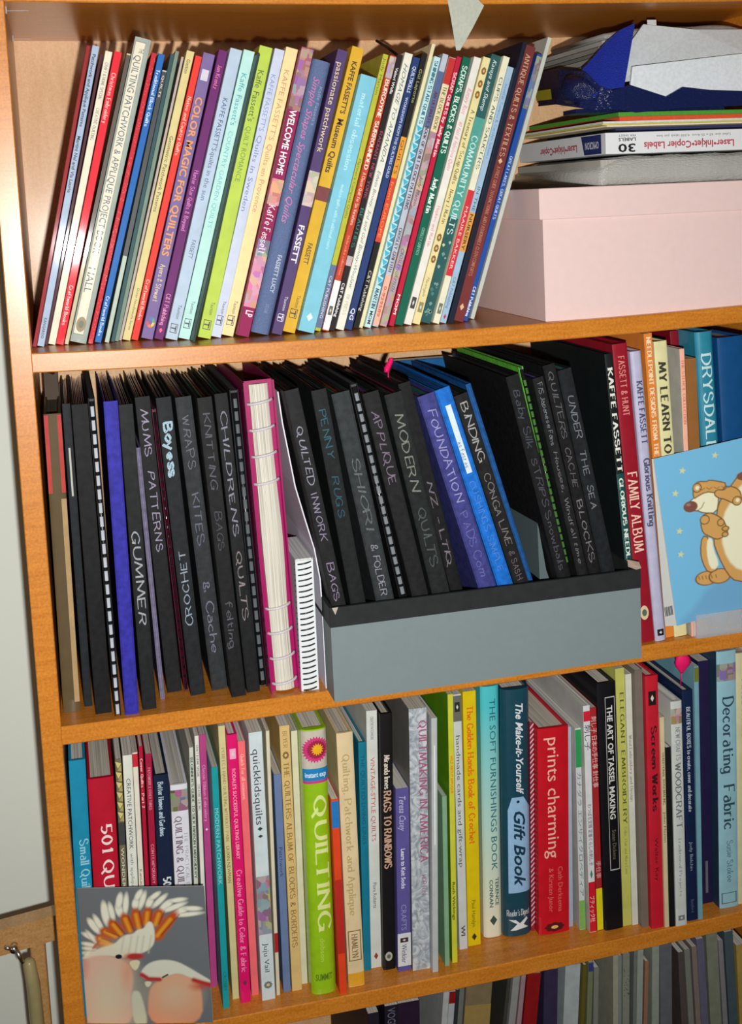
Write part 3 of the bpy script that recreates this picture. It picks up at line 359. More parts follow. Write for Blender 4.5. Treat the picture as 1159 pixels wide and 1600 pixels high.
(2, 'b', 51.84, -1.6, -65.82, -0.2251, 1.42, 30.33, 22, (20, 20, 22), 'black folder chalked BABY SILK beside the green comb-bound book', [('Baby Silk', 0.047, 0.251, (74, 79, 89), 'h', 0.55, 0, ''), ('STRIPS Snowballs', 0.285, 0.684, (79, 79, 89), 'h', 0.5, 0, '')], [], {}),
(2, 'c', 52.87, -0.2, -65.93, -0.2047, 0.52, 30.87, 21.4, (100, 190, 60), 'bright green comb-bound book between black folders in the grey box', [], [], {'comb': (0.04, 0.682, 24, (70, 120, 50))}),
(2, 'b', 53.71, -1.6, -65.86, -0.2013, 1.19, 29.79, 22, (24, 25, 27), 'black folder chalked JAPANESE FANS in the grey box', [('FIS Japanese Fans', 0.016, 0.237, (129, 134, 139), 'h', 0.45, 0, ''), ('Houses, Windfall time', 0.259, 0.664, (119, 114, 119), 'h', 0.4, 0, '')], [], {}),
(2, 'b', 54.98, -1.6, -65.85, -0.1969, 1.3, 30.99, 22, (19, 19, 21), 'black folder chalked QUILTERS CACHE BLOCKS', [('QUILTERS', 0.022, 0.249, (99, 99, 104), 'h', 0.5, 0, ''), ('CACHE', 0.28, 0.419, (104, 99, 104), 'h', 0.5, 0, ''), ('BLOCKS', 0.459, 0.678, (124, 119, 124), 'h', 0.52, 0, '')], [], {}),
(2, 'b', 56.41, -1.6, -65.83, -0.194, 1.51, 30.34, 22, (25, 30, 33), 'black folder chalked UNDER THE SEA, rightmost in the grey box', [('UNDER', 0.09, 0.239, (124, 129, 134), 'h', 0.5, 0, ''), ('THE', 0.282, 0.367, (119, 124, 129), 'h', 0.5, 0, ''), ('SEA', 0.401, 0.485, (124, 129, 134), 'h', 0.5, 0, '')], [], {}),
(2, 'h', 58.87, 0.85, -66.27, -0.079, 0.86, 31.17, 22, (20, 28, 28), 'black and teal hardback titled Glorious Needlepoint', [('KAFFE FASSETT', 0.045, 0.399, (235, 235, 225), 'S', 0.6, 0, ''), ('GLORIOUS NEEDLEPOINT', 0.421, 0.818, (225, 235, 225), 'S', 0.5, 0, '')], [(0.406, 0.965, 'm', (12, 75, 72))], {}),
(2, 'h', 60.12, 0.81, -66.23, -0.0767, 1.66, 32.1, 22, (150, 18, 38), 'crimson hardback titled Family Album', [('FASSETT & HUNT', 0.04, 0.235, (225, 150, 140), 's', 0.4, 0, ''), ('FAMILY ALBUM', 0.422, 0.693, (240, 205, 185), 's', 0.62, 0, '')], [(0.875, 0.924, 'o', (225, 205, 165))], {}),
(2, 'r', 61.58, 0.59, -66.24, -0.0708, 1.25, 31.2, 22, (190, 188, 215), 'pale lilac hardback titled Glorious Knitting', [('KAFFE FASSETT', 0.099, 0.312, (70, 75, 110), 'S', 0.5, 0.05, ''), ('Glorious Knitting', 0.362, 0.597, (75, 80, 110), 'S', 0.55, 0.1, '')], [(0.959, 0.982, 'q', (20, 20, 30))], {}),
(2, 'p', 62.91, 1.29, -66.25, -0.0566, 0.95, 32.86, 22, (225, 135, 55), 'orange softcover titled Needlepoint Designs', [('NEEDLEPOINT DESIGNS FROM THE', 0.011, 0.395, (250, 225, 190), 'S', 0.5, 0, '')], [], {}),
(2, 'h', 64.12, 1.11, -66.23, -0.0546, 1.47, 31.95, 22, (226, 220, 165), 'cream hardback titled My Learn to Sew', [('MY LEARN TO SEW', 0.066, 0.485, (60, 60, 45), 'S', 0.55, 0, '')], [], {}),
(2, 'p', 65.37, 0.56, -66.25, -0.0267, 0.56, 31.02, 22, (250, 185, 160), 'thin salmon pink softcover titled Stencil Collection', [('THE STENCIL COLLECTION', 0.037, 0.257, (215, 110, 95), 's', 0.5, 0, '')], [], {'side': (185, 183, 176)}),
(2, 'p', 66.41, 0.53, -66.23, -0.0305, 1.27, 29.93, 22, (150, 100, 50), 'short brown wood-coloured book left of the big teal hardback', [], [], {}),
(2, 'h', 68.11, 6.27, -66.21, -0.0491, 1.01, 32.25, 20.6, (130, 12, 32), 'dark red hardback standing recessed behind the salmon pink softcover', [], [], {}),
(2, 'r', 69.68, 2.32, -66.17, -0.0493, 2.08, 32.37, 22, (42, 138, 165), 'big teal hardback with large white capitals, left of the deep blue one', [('DRYSDALE', 0.07, 0.395, (205, 235, 235), 's', 0.52, 0, '')], [], {}),
(2, 'h', 72.31, 1.84, -66.12, -0.0438, 3.17, 31.63, 22, (12, 75, 130), 'deep blue hardback at the right end of the middle shelf', [], [], {}),
(3, 'h', 0.54, 4.4, -98.09, 0.0215, 1.62, 26.68, 20, (25, 140, 175), 'turquoise hardback titled Small Quilts behind the cockatoo card', [('Small Quilts', 0.303, 0.537, (150, 210, 225), 's', 0.5, 0.15, '')], [], {}),
(3, 'h', 2.76, 4.1, -98.15, 0.0178, 2.5, 24.69, 20, (185, 18, 45), 'thick crimson hardback titled 501 Quilts', [('501 QUILTS', 0.192, 0.63, (245, 225, 220), 's', 0.4, 0.12, '')], [], {}),
(3, 'p', 4.42, 4.4, -98.21, 0.0216, 0.63, 26.3, 20, (110, 105, 80), 'black and yellow patterned softcover right of the crimson 501 Quilts', [('WONDERFUL WAYS', 0.348, 0.67, (225, 225, 200), 'n', 0.5, 0, '')], [(0.01, 0.246, 'Z', (215, 200, 120)), (0.249, 0.338, 'm', (60, 62, 66))], {}),
(3, 'p', 5.26, 4.4, -98.23, 0.0237, 0.94, 26.57, 20, (222, 225, 212), 'white softcover titled Creative Patchwork', [('CREATIVE PATCHWORK', 0.09, 0.365, (70, 70, 70), 'n', 0.45, 0, ''), ('with appliqué and quilting', 0.382, 0.654, (110, 130, 125), 'n', 0.35, 0, '')], [], {}),
(3, 'p', 6.11, 4.4, -98.25, 0.0194, 0.53, 26.74, 20, (228, 222, 205), 'thin white softcover with a red top end, left of Cover Quilts', [('Kansas City', 0.453, 0.559, (110, 80, 70), 's', 0.45, 0, '')], [(0.005, 0.055, 'm', (205, 30, 50))], {}),
(3, 'p', 6.65, 4.4, -98.27, 0.021, 0.43, 27.32, 20, (175, 18, 52), 'crimson softcover titled Cover Quilts Part 2', [('Cover Quilts - Part 2', 0.046, 0.233, (240, 190, 190), 'S', 0.55, 0, '')], [], {}),
(3, 'p', 7.28, 4.4, -98.28, 0.0236, 0.66, 26.43, 20, (165, 22, 58), 'dark red softcover left of the navy hardback', [('PATCHWORK & OTHER THINGS', 0.053, 0.219, (225, 150, 170), 's', 0.4, 0, ''), ('CONTEMPORARY', 0.355, 0.511, (225, 150, 170), 's', 0.4, 0, '')], [], {}),
(3, 'h', 8.46, 4.4, -98.3, 0.021, 1.47, 24.09, 20, (18, 32, 60), 'navy hardback lettered 501 beside the red softcovers', [('Better Homes and Gardens', 0.028, 0.264, (185, 205, 220), 'S', 0.34, -0.05, ''), ('501 Quilt Blocks', 0.443, 0.726, (220, 225, 230), 'S', 0.5, 0.1, '')], [], {}),
(3, 'h', 10.22, 4.4, -98.33, 0.0185, 1.7, 22.84, 20, (222, 222, 230), 'white hardback titled Quilting and Quiltmaking with a pictured top', [('QUILTING & QUILTMAKING', 0.144, 0.635, (120, 100, 110), 's', 0.38, -0.12, ''), ('THE PRACTICAL ENCYCLOPEDIA', 0.221, 0.665, (170, 180, 180), 's', 0.2, 0.28, '')], [(0.024, 0.121, 'P', (130, 80, 60))], {}),
(3, 'p', 11.34, 4.2, -98.37, 0.0281, 0.44, 26.61, 20, (205, 210, 195), "thin grey-green softcover titled Beginner's Guide to Silk Ribbon Embroidery", [("BEGINNER'S GUIDE TO SILK RIBBON EMBROIDERY", 0.038, 0.515, (80, 100, 90), 'S', 0.55, 0, '')], [], {}),
(3, 'p', 12.11, 4.4, -98.38, 0.0217, 0.44, 27.64, 20, (226, 224, 215), 'thin white softcover lettered Craft and Home Special, left of the magenta-pink one', [('CRAFT & HOME SPECIAL', 0.034, 0.155, (90, 90, 90), 's', 0.5, 0, ''), ('CREATIVE QUILTING', 0.182, 0.281, (100, 100, 100), 's', 0.5, 0, '')], [], {}),
(3, 'p', 12.94, 5.74, -98.4, 0.0162, 0.71, 27.14, 20, (180, 68, 130), 'magenta-pink softcover titled Classic Ribbon Embroidery', [('Classic Ribbon Embroidery', 0.117, 0.338, (225, 150, 190), 's', 0.42, 0, '')], [(0.365, 0.375, 'd', (230, 230, 230))], {}),
(3, 'p', 13.69, 1.72, -98.41, 0.0138, 0.67, 25.33, 20, (22, 155, 160), 'short teal softcover titled Modern Patchwork', [('MODERN PATCHWORK', 0.167, 0.481, (150, 215, 215), 'n', 0.6, 0, ''), ('CROSBY', 0.845, 0.927, (10, 100, 110), 'n', 0.5, 0, '')], [], {}),
(3, 'p', 14.81, 2.98, -98.44, 0.0094, 0.7, 28.94, 20, (208, 202, 145), 'olive-cream softcover titled Perfect Hand Quilting', [('PERFECT HAND QUILTING WITHOUT PAIN', 0.078, 0.416, (160, 140, 90), 's', 0.42, 0, ''), ('LIUXIN NEWMAN', 0.434, 0.568, (110, 80, 40), 'n', 0.5, 0, '')], [], {}),
(3, 'h', 15.7, 2.06, -98.45, 0.0086, 1.04, 28.28, 20, (222, 15, 105), 'hot pink hardback titled Creative Guide to Color and Fabric', [("RODALE'S SUCCESSFUL QUILTING LIBRARY", 0.124, 0.458, (250, 190, 210), 'n', 0.36, 0, ''), ('Creative Guide to Color & Fabric', 0.498, 0.882, (240, 150, 190), 's', 0.5, 0, '')], [(0.052, 0.089, 'q', (245, 170, 200)), (0.914, 0.936, 'd', (120, 40, 70))], {}),
(3, 'p', 16.79, 2.99, -98.47, 0.0053, 0.76, 27.1, 20, (238, 110, 115), 'salmon pink softcover beside the hot pink hardback', [('Quick for all seasons', 0.05, 0.225, (250, 190, 180), 's', 0.45, 0, '')], [], {}),
(3, 'p', 17.99, 1.8, -98.49, 0.0081, 1.37, 28.32, 20, (205, 218, 220), 'white softcover titled quickkidsquilts', [('quickkidsquilts', 0.061, 0.339, (55, 60, 75), 'n', 0.55, 0, ''), ('Juju Vail', 0.783, 0.893, (60, 70, 70), 'n', 0.38, 0, '')], [(0.348, 0.363, 'd', (40, 60, 70)), (0.377, 0.389, 'd', (40, 60, 70)), (0.532, 0.751, 'P', (150, 120, 120)), (0.927, 0.959, 'f', (130, 140, 140))], {}),
(3, 'p', 19.04, 2.25, -98.5, 0.0165, 0.39, 28.1, 20, (218, 208, 180), 'very thin cream booklet right of the white kids quilts softcover', [], [(0.761, 0.835, 'm', (180, 30, 35))], {}),
(3, 'p', 19.99, 2.57, -98.52, 0.0123, 0.78, 23.3, 20, (105, 125, 165), 'short slate-blue softcover left of the tan blocks and borders book', [('Patchwork', 0.331, 0.466, (50, 65, 110), 'n', 0.5, 0, '')], [], {}),
(3, 'p', 21.01, 2.45, -98.53, 0.0079, 1.05, 28.31, 20, (215, 185, 120), 'tan softcover titled The Quilters Album of Blocks and Borders', [('BEYER', 0.019, 0.081, (160, 125, 70), 's', 0.4, 0, ''), ('THE QUILTERS ALBUM OF BLOCKS & BORDERS', 0.135, 0.833, (150, 115, 60), 's', 0.5, 0, '')], [(0.093, 0.126, 'f', (150, 120, 70))], {}),
(3, 'p', 21.95, 3.36, -98.54, 0.0137, 0.68, 27.25, 20, (215, 210, 180), 'pale cream softcover left of the thick lime green hardback', [], [], {}),
(3, 'r', 23.59, 0.98, -98.55, 0.0126, 2.54, 28.1, 20, (150, 195, 20), 'thick lime green hardback titled Quilting with a pink flower top', [('QUILTING', 0.245, 0.761, (225, 235, 150), 's', 0.5, 0.12, ''), ('dobson', 0.786, 0.874, (190, 215, 90), 'n', 0.2, 0.0, ''), ('instant exp', 0.157, 0.176, (220, 235, 245), 'b', 0.5, 0, 'H'), ('SUMMIT', 0.921, 0.946, (90, 120, 30), 'b', 0.4, 0, 'H')], [(0.005, 0.145, 'F', (195, 30, 90)), (0.145, 0.19, 'm', (20, 130, 190)), (0.19, 0.2, 'm', (205, 60, 130))], {}),
(3, 'p', 25.4, 0.39, -98.58, 0.007, 0.77, 20.83, 20, (228, 70, 30), 'short thin orange-red softcover with blue top, beside the lime hardback', [], [(0.01, 0.146, 'm', (30, 120, 190)), (0.41, 0.79, 'm', (190, 40, 30))], {}),
(3, 'h', 26.99, 1.23, -98.6, 0.0025, 1.7, 27.22, 20, (224, 202, 158), 'cream hardback with outlined title Quilting, Patchwork and Applique', [('Quilting, Patchwork and Appliqué', 0.082, 0.715, (185, 165, 110), 's', 0.42, 0, ''), ('HAMLYN', 0.789, 0.884, (120, 90, 60), 's', 0.36, 0, '')], [(0.776, 0.897, 'g', (130, 100, 70)), (0.946, 0.998, 'm', (225, 165, 40))], {}),
(3, 'h', 28.68, 3.55, -98.61, 0.0241, 0.82, 24.96, 20, (20, 120, 145), 'teal hardback right of the cream patchwork and applique hardback', [('THE QUILTED LIVING LINES', 0.054, 0.442, (12, 85, 110), 'n', 0.5, 0, '')], [], {}),
(3, 'p', 29.67, 3.77, -98.61, 0.0292, 1.17, 28.07, 20, (212, 216, 208), 'white softcover with red title Vintage-Style Quilts', [('CREATIVE PATCHWORK', 0.022, 0.111, (110, 110, 110), 'n', 0.3, 0, ''), ('VINTAGE-STYLE QUILTS', 0.178, 0.502, (190, 90, 90), 'n', 0.42, 0, ''), ('Flora Roberts', 0.664, 0.763, (90, 90, 90), 'n', 0.35, 0, '')], [(0.94, 0.968, 'd', (150, 60, 50))], {}),
(3, 'h', 30.91, 2.95, -98.61, 0.0323, 1.32, 27.87, 20, (20, 18, 18), 'black hardback titled Rags to Rainbows', [('Miranda Innes', 0.157, 0.29, (220, 210, 195), 'S', 0.42, 0, ''), ('RAGS TO RAINBOWS', 0.295, 0.6, (205, 165, 140), 'S', 0.55, 0, '')], [(0.929, 0.965, 'o', (185, 180, 170))], {}),
(3, 'p', 32.34, 2.21, -98.62, 0.0312, 1.44, 19.97, 20, (92, 84, 150), 'short violet softcover titled Learn to Knit Socks', [('Teresa Casey', 0.043, 0.23, (190, 190, 220), 'i', 0.5, 0, ''), ('Learn to Knit Socks', 0.327, 0.544, (225, 225, 240), 'b', 0.32, 0, ''), ('CRAFTS', 0.632, 0.773, (150, 150, 200), 'n', 0.4, 0, ''), ('Winkler', 0.851, 0.954, (70, 60, 60), 'n', 0.4, 0, '')], [(0.791, 0.972, 'm', (215, 218, 222)), (0.816, 0.841, 'q', (60, 40, 40))], {}),
(3, 'p', 34.07, 1.83, -98.62, 0.0285, 1.91, 28.41, 20, (172, 178, 186), 'marbled silver-grey softcover titled Quiltmaking in America', [('QUILTMAKING IN AMERICA', 0.046, 0.585, (165, 90, 120), 's', 0.42, 0.25, ''), ('HORTON', 0.632, 0.709, (150, 110, 130), 's', 0.25, 0.2, '')], [], {'marble': 1, 'side': (118, 116, 110)}),  # side colour is darkened, painting in the shading of its left face
(3, 'p', 35.34, 0.97, -98.64, 0.0369, 0.65, 27.5, 20, (185, 190, 190), 'thin glossy light grey softcover right of the marbled silver-grey one', [], [(0.106, 0.493, 'x', (230, 235, 235))], {}),
(3, 'p', 36.84, 1.64, -98.65, 0.0234, 0.54, 18.68, 20, (130, 170, 135), 'short sage green softcover left of the yellow-green ones', [], [], {}),
(3, 'p', 37.75, 1.92, -98.65, 0.0233, 0.61, 29.36, 20, (205, 205, 60), 'thin yellow-green softcover left of the handmade cards book', [('WILD ABOUT APPLIQUE', 0.223, 0.362, (225, 120, 40), 'b', 0.5, 0, ''), ('Ruth Wickings', 0.694, 0.837, (90, 90, 20), 'b', 0.5, 0, '')], [], {'side': (95, 150, 18)}),
(3, 'p', 39.36, 3.98, -98.65, 0.0129, 0.94, 28.41, 20, (205, 208, 205), 'white softcover titled handmade cards and gift-wrap', [('handmade cards and gift-wrap', 0.158, 0.673, (80, 90, 90), 'n', 0.5, 0, ''), ('WI', 0.905, 0.946, (60, 60, 60), 'b', 0.5, 0, '')], [(0.005, 0.104, 'm', (105, 105, 95)), (0.03, 0.067, 'q', (30, 40, 30))], {}),
(3, 'p', 40.67, 4.26, -98.64, 0.0179, 1.47, 28.44, 20, (222, 195, 10), 'golden yellow softcover with orange title about crochet', [('The Golden Hands Book of Crochet', 0.057, 0.594, (225, 120, 20), 'S', 0.45, 0, ''), ('Paul Hamlyn', 0.818, 0.926, (110, 95, 20), 'n', 0.3, 0, '')], [(0.951, 0.98, 'd', (60, 50, 10))], {}),
(3, 'r', 43.12, 5.0, -98.62, 0.0223, 2.08, 28.3, 20, (120, 200, 205), 'aqua hardback titled The Soft Furnishings Book', [('THE SOFT FURNISHINGS BOOK', 0.049, 0.729, (40, 105, 115), 'n', 0.34, 0.1, ''), ('TERENCE', 0.76, 0.872, (70, 100, 95), 'b', 0.2, 0.22, ''), ('CONRAN', 0.766, 0.877, (70, 100, 95), 'b', 0.2, -0.1, '')], [(0.911, 0.952, 'd', (60, 80, 70))], {'grad': 1}),
(3, 'r', 45.75, 4.31, -98.6, 0.0241, 3.17, 27.82, 20, (15, 68, 85), 'thick dark teal hardback titled The Make-it-Yourself Gift Book', [('The Make-it-Yourself', 0.058, 0.423, (225, 230, 235), 'I', 0.27, 0.1, ''), ('Gift Book', 0.49, 0.799, (15, 55, 75), 'I', 0.42, 0.08, ''), ("Reader's Digest", 0.891, 0.915, (220, 225, 225), 's', 0.48, 0, 'H')], [(0.433, 0.822, 't', (150, 190, 225)), (0.926, 0.976, 'y', (225, 230, 230))], {}),
(3, 'p', 47.55, 4.71, -98.62, 0.026, 0.44, 23.76, 20, (150, 40, 60), 'thin book with red and white striped spine left of the thick red one', [], [(0.004, 0.974, 'X', (215, 200, 205))], {}),
(3, 'h', 49.56, 3.38, -98.57, 0.0251, 3.54, 23.32, 20, (198, 15, 32), 'thick bright red hardback titled prints charming', [('prints charming', 0.046, 0.627, (240, 190, 170), 'n', 0.4, 0.0, ''), ('Cath Derksema', 0.674, 0.894, (220, 110, 100), 'n', 0.16, 0.2, ''), ('& Kirsten Junor', 0.677, 0.891, (220, 110, 100), 'n', 0.16, -0.1, '')], [(0.942, 0.993, 'f', (80, 10, 15))], {}),
(3, 'p', 51.76, 4.07, -98.59, 0.0188, 0.52, 22.85, 20, (165, 178, 198), 'thin blue-grey softcover right of the thick red hardback', [], [], {}),
(3, 'p', 52.7, 3.07, -98.58, 0.0039, 0.69, 23.0, 20, (200, 208, 208), 'thin white softcover with green ends and Japanese title', [('カナダラ エンサイクロペディア', 0.217, 0.831, (110, 115, 120), 'n', 0.6, 0, '')], [(0.008, 0.192, 'm', (40, 150, 85)), (0.853, 0.998, 'm', (125, 180, 85))], {'side': (185, 186, 180)}),
(3, 'p', 53.58, 2.26, -98.58, -0.0023, 0.79, 25.7, 20, (218, 220, 222), 'thin white softcover with red label and Japanese title', [('刺し子', 0.082, 0.193, (40, 45, 55), 'n', 0.75, 0, ''), ('わつばる文様 定番くらしの刺し子', 0.429, 0.701, (60, 60, 65), 'n', 0.5, 0, ''), ('ブティック社', 0.838, 0.954, (250, 220, 220), 'n', 0.6, 0, '')], [(0.024, 0.068, 'm', (210, 30, 50)), (0.721, 0.761, 'd', (60, 140, 100)), (0.775, 0.998, 'm', (208, 20, 40))], {'side': (190, 190, 186)}),
(3, 'p', 54.45, 2.29, -98.56, -0.0063, 0.74, 25.35, 20, (165, 38, 42), 'thin brick-red softcover with yellow foot and Japanese title', [('刺し子 日本の手仕事 針仕事', 0.038, 0.353, (230, 195, 190), 'n', 0.7, 0, ''), ('手仕事', 0.684, 0.762, (220, 180, 180), 'n', 0.6, 0, '')], [(0.809, 0.998, 'm', (225, 215, 15))], {}),
(3, 'h', 55.95, 1.9, -98.54, -0.0081, 2.15, 28.02, 20, (12, 12, 18), 'black hardback titled The Art of Tassel Making', [('THE ART OF TASSEL MAKING', 0.092, 0.548, (225, 225, 220), 'b', 0.3, 0.12, ''), ('Susan Dickens', 0.592, 0.712, (120, 110, 95), 'n', 0.22, 0.15, '')], [(0.057, 0.757, 'G', (190, 190, 185))], {}),
(3, 'p', 57.55, 2.08, -98.52, -0.0061, 1.06, 29.29, 20, (195, 195, 98), 'olive yellow softcover titled Elegant Embroidery', [('ELEGANT EMBROIDERY', 0.092, 0.598, (90, 95, 40), 's', 0.42, 0.1, ''), ('Color, Flair and More Love', 0.611, 0.797, (150, 150, 80), 's', 0.3, 0.1, '')], [], {}),
(3, 'p', 58.44, 1.91, -98.51, -0.0056, 0.73, 28.57, 20, (215, 214, 200), 'thin white softcover titled Wool Embroidery and Design', [('Wool Embroidery and Design', 0.237, 0.501, (150, 145, 135), 's', 0.45, 0, '')], [], {}),
(3, 'p', 59.26, 1.16, -98.5, -0.0052, 0.89, 29.16, 20, (120, 110, 100), 'taupe plastic-covered booklet left of the red Screen Works', [], [], {}),
(3, 'h', 60.44, 0.46, -98.48, -0.0051, 1.49, 28.59, 20, (198, 28, 48), 'red hardback titled Screen Works', [('Screen Works', 0.195, 0.532, (60, 15, 20), 'S', 0.42, 0.05, ''), ('Walter Kay', 0.637, 0.809, (95, 10, 25), 'n', 0.3, 0.05, '')], [(0.06, 0.115, 'q', (30, 15, 15))], {}),
(3, 'p', 61.46, 0.29, -98.47, -0.0055, 0.52, 23.88, 20, (215, 200, 160), 'thin cream softcover beside the red Screen Works', [('TRADITIONAL ROSEMALING', 0.163, 0.411, (90, 80, 60), 's', 0.5, 0, ''), ('John Martin', 0.445, 0.591, (90, 80, 60), 'n', 0.5, 0, '')], [], {}),
(3, 'p', 62.05, 0.16, -98.46, -0.0062, 0.64, 20.47, 20, (20, 22, 22), 'short black softcover left of the white woodcraft book', [], [], {}),
(3, 'h', 63.03, -0.03, -98.44, -0.0068, 1.3, 25.52, 20, (205, 210, 205), 'white hardback titled New Crafts Woodcraft', [('NEW CRAFTS', 0.113, 0.259, (130, 135, 135), 's', 0.38, 0.05, ''), ('WOODCRAFT', 0.268, 0.558, (110, 115, 115), 's', 0.5, 0.0, ''), ('Traditional Projects', 0.601, 0.866, (150, 155, 155), 's', 0.25, 0, '')], [(0.032, 0.099, 'P', (190, 120, 55)), (0.953, 0.976, 'q', (120, 130, 130))], {}),
(3, 'h', 64.61, 0.44, -98.41, -0.0068, 1.26, 26.29, 20, (15, 32, 68), 'navy hardback titled Beautiful Boxes', [('BEAUTIFUL BOXES to create, cover and decorate', 0.069, 0.521, (185, 195, 205), 'S', 0.34, 0, ''), ('Judy Balchin', 0.652, 0.779, (150, 160, 175), 'n', 0.3, 0, ''), ('Batsford', 0.906, 0.963, (90, 100, 120), 'n', 0.3, 0, '')], [], {}),
(3, 'p', 65.53, 0.39, -98.4, -0.0012, 0.57, 28.84, 20, (115, 165, 180), 'thin light blue softcover right of the navy boxes hardback', [], [(0.005, 0.06, 'm', (110, 120, 50))], {}),
(3, 'p', 67.65, 2.95, -98.35, 0.0012, 1.41, 28.21, 20, (34, 26, 66), 'dark indigo plastic-wrapped folder left of the pale blue Decorating Fabric', [], [(0.822, 0.956, 'x', (110, 105, 120))], {}),
(3, 'h', 69.53, 1.3, -98.31, 0.0018, 2.35, 29.58, 20, (150, 195, 208), 'pale blue hardback titled Decorating Fabric', [('Decorating', 0.173, 0.47, (45, 75, 90), 's', 0.55, 0.05, ''), ('Fabric', 0.513, 0.689, (45, 75, 90), 's', 0.55, 0.05, ''), ('Susie Stokoe', 0.734, 0.899, (95, 130, 145), 's', 0.3, 0.05, '')], [(0.048, 0.114, 'P', (110, 85, 130)), (0.94, 0.983, 'g', (90, 120, 130))], {'side': (36, 60, 84)}),
(3, 'h', 71.73, 1.37, -98.26, 0.0022, 2.06, 29.03, 20, (208, 204, 160), 'cream hardback at the right end of the third row', [('MACDONALD ENCYCLOPEDIA', 0.101, 0.635, (180, 175, 130), 's', 0.4, 0, ''), ('8', 0.893, 0.92, (30, 28, 30), 's', 0.3, 0, '')], [], {}),
(4, 'p', 28.33, 2.0, -130.87, 0.0139, 1.22, 28.43, 21, (30, 26, 38), 'dark violet magazine leaning left, leftmost seen on the bottom row', [], [], {}),
(4, 'p', 29.72, 1.66, -130.86, 0.031, 1.5, 29.08, 21, (26, 20, 34), 'black magazine with pale lettering leaning left on the bottom row', [('VOGUE', 0.008, 0.101, (110, 110, 130), 'n', 0.6, 0, '')], [], {}),
(4, 'p', 31.71, 2.34, -130.85, 0.0311, 2.49, 28.6, 21, (40, 20, 44), 'thick dark purple folder left of the white leaning magazines, bottom row', [], [], {}),
(4, 'p', 33.35, 1.45, -130.85, 0.109, 0.66, 29.57, 21, (168, 170, 170), 'white magazine leaning right, first beside the dark purple folder', [], [], {}),
(4, 'p', 34.03, 1.48, -130.85, 0.1093, 0.69, 29.54, 21, (165, 168, 172), 'white magazine with a red corner, leaning right on the bottom row', [], [(0.002, 0.047, 'm', (130, 10, 15))], {}),
(4, 'p', 34.6, 1.51, -130.87, 0.1094, 0.45, 29.54, 21, (40, 42, 46), 'thin black magazine beside the white ones leaning right, bottom row', [], [], {}),
(4, 'p', 35.36, 3.01, -130.84, 0.1098, 1.06, 28.63, 21, (105, 110, 105), 'grey magazine leaning right under the middle of the shelf, bottom row', [], [], {}),
(4, 'p', 37.38, 2.55, -130.73, 0.1101, 2.94, 28.92, 21, (120, 105, 78), 'wide mottled tan magazine bundle on the bottom row', [], [(0.083, 0.171, 'm', (150, 125, 70))], {}),
(4, 'p', 39.57, 2.0, -130.87, 0.1425, 0.43, 29.54, 21, (60, 58, 50), 'thin dark grey magazine right of the mottled tan bundle', [], [], {}),
(4, 'p', 40.48, 2.0, -130.84, 0.1401, 0.79, 29.47, 21, (140, 140, 138), 'light grey magazine leaning right, left of the pinkish one', [], [], {}),
(4, 'p', 41.48, 2.0, -130.86, 0.1334, 0.54, 29.44, 21, (150, 125, 130), 'pinkish magazine left of the deep red one, bottom row', [], [], {}),
(4, 'p', 42.9, 2.0, -130.79, 0.1267, 1.59, 29.24, 21, (135, 15, 18), 'deep red magazine standing on the bottom row', [], [], {}),
(4, 'p', 47.12, 2.0, -130.85, 0.0476, 1.62, 29.13, 21, (48, 42, 70), 'indigo magazine leaning left right of the deep red one', [], [], {}),
(4, 'p', 49.32, 2.91, -130.81, 0.0735, 1.79, 28.57, 21, (165, 175, 176), 'white plastic-sleeved papers right of the indigo magazine', [], [], {}),
(4, 'p', 50.47, 2.26, -130.85, 0.0731, 0.45, 28.71, 21, (95, 85, 25), 'olive brown magazine between plastic-sleeved papers and sage magazine', [], [], {}),
(4, 'p', 51.39, 2.03, -130.85, 0.0609, 0.6, 29.0, 21, (112, 118, 88), 'sage green magazine with blue top, bottom row', [], [(0.002, 0.036, 'm', (50, 60, 120))], {}),
(4, 'p', 52.56, 2.0, -130.85, 0.0431, 0.6, 28.25, 21, (120, 122, 112), 'grey-beige magazine with a curled corner left of the dark gap', [], [], {}),
(4, 'p', 55.12, 1.64, -130.84, 0.0271, 0.62, 29.45, 21, (150, 150, 132), 'cream magazine standing alone in the dark gap of the bottom row', [], [], {}),
(4, 'p', 55.76, 2.24, -130.83, 0.0282, 0.65, 28.88, 21, (125, 130, 126), 'thin grey-green magazine, first right of the lone cream one', [], [], {}),
(4, 'p', 56.5, 2.13, -130.82, 0.0304, 0.84, 28.98, 21, (128, 132, 120), 'grey magazine with a black line, second right of the lone cream one', [], [(0.045, 0.179, 'k', (20, 20, 20))], {}),
(4, 'p', 57.27, 1.98, -130.82, 0.0399, 0.42, 29.15, 21, (110, 114, 110), 'very thin grey magazine, third right of the lone cream one', [], [], {}),
(4, 'p', 57.85, 2.02, -130.81, 0.0408, 0.73, 29.19, 21, (145, 155, 145), 'whitish magazine left of the tan one on the bottom row', [], [], {}),
(4, 'p', 58.52, 2.0, -130.81, 0.0448, 0.48, 27.71, 21, (145, 105, 80), 'thin tan-pink magazine on the bottom row', [], [], {}),
(4, 'p', 60.11, 2.0, -130.8, 0.0256, 0.89, 29.27, 21, (140, 148, 138), 'pale magazine right of the tan-pink one', [], [], {}),
(4, 'p', 61.68, 2.0, -130.79, 0.0127, 1.47, 29.31, 21, (95, 98, 104), 'thick slate grey magazine on the bottom row', [], [], {}),
(4, 'p', 64.78, 2.0, -130.75, -0.0333, 0.7, 27.87, 21, (80, 70, 66), 'brown-grey magazine right of the thick slate one', [], [], {}),
(4, 'p', 65.82, 2.0, -130.74, -0.0427, 0.69, 28.02, 21, (118, 122, 112), 'pale grey-green magazine leaning left, bottom row', [], [], {}),
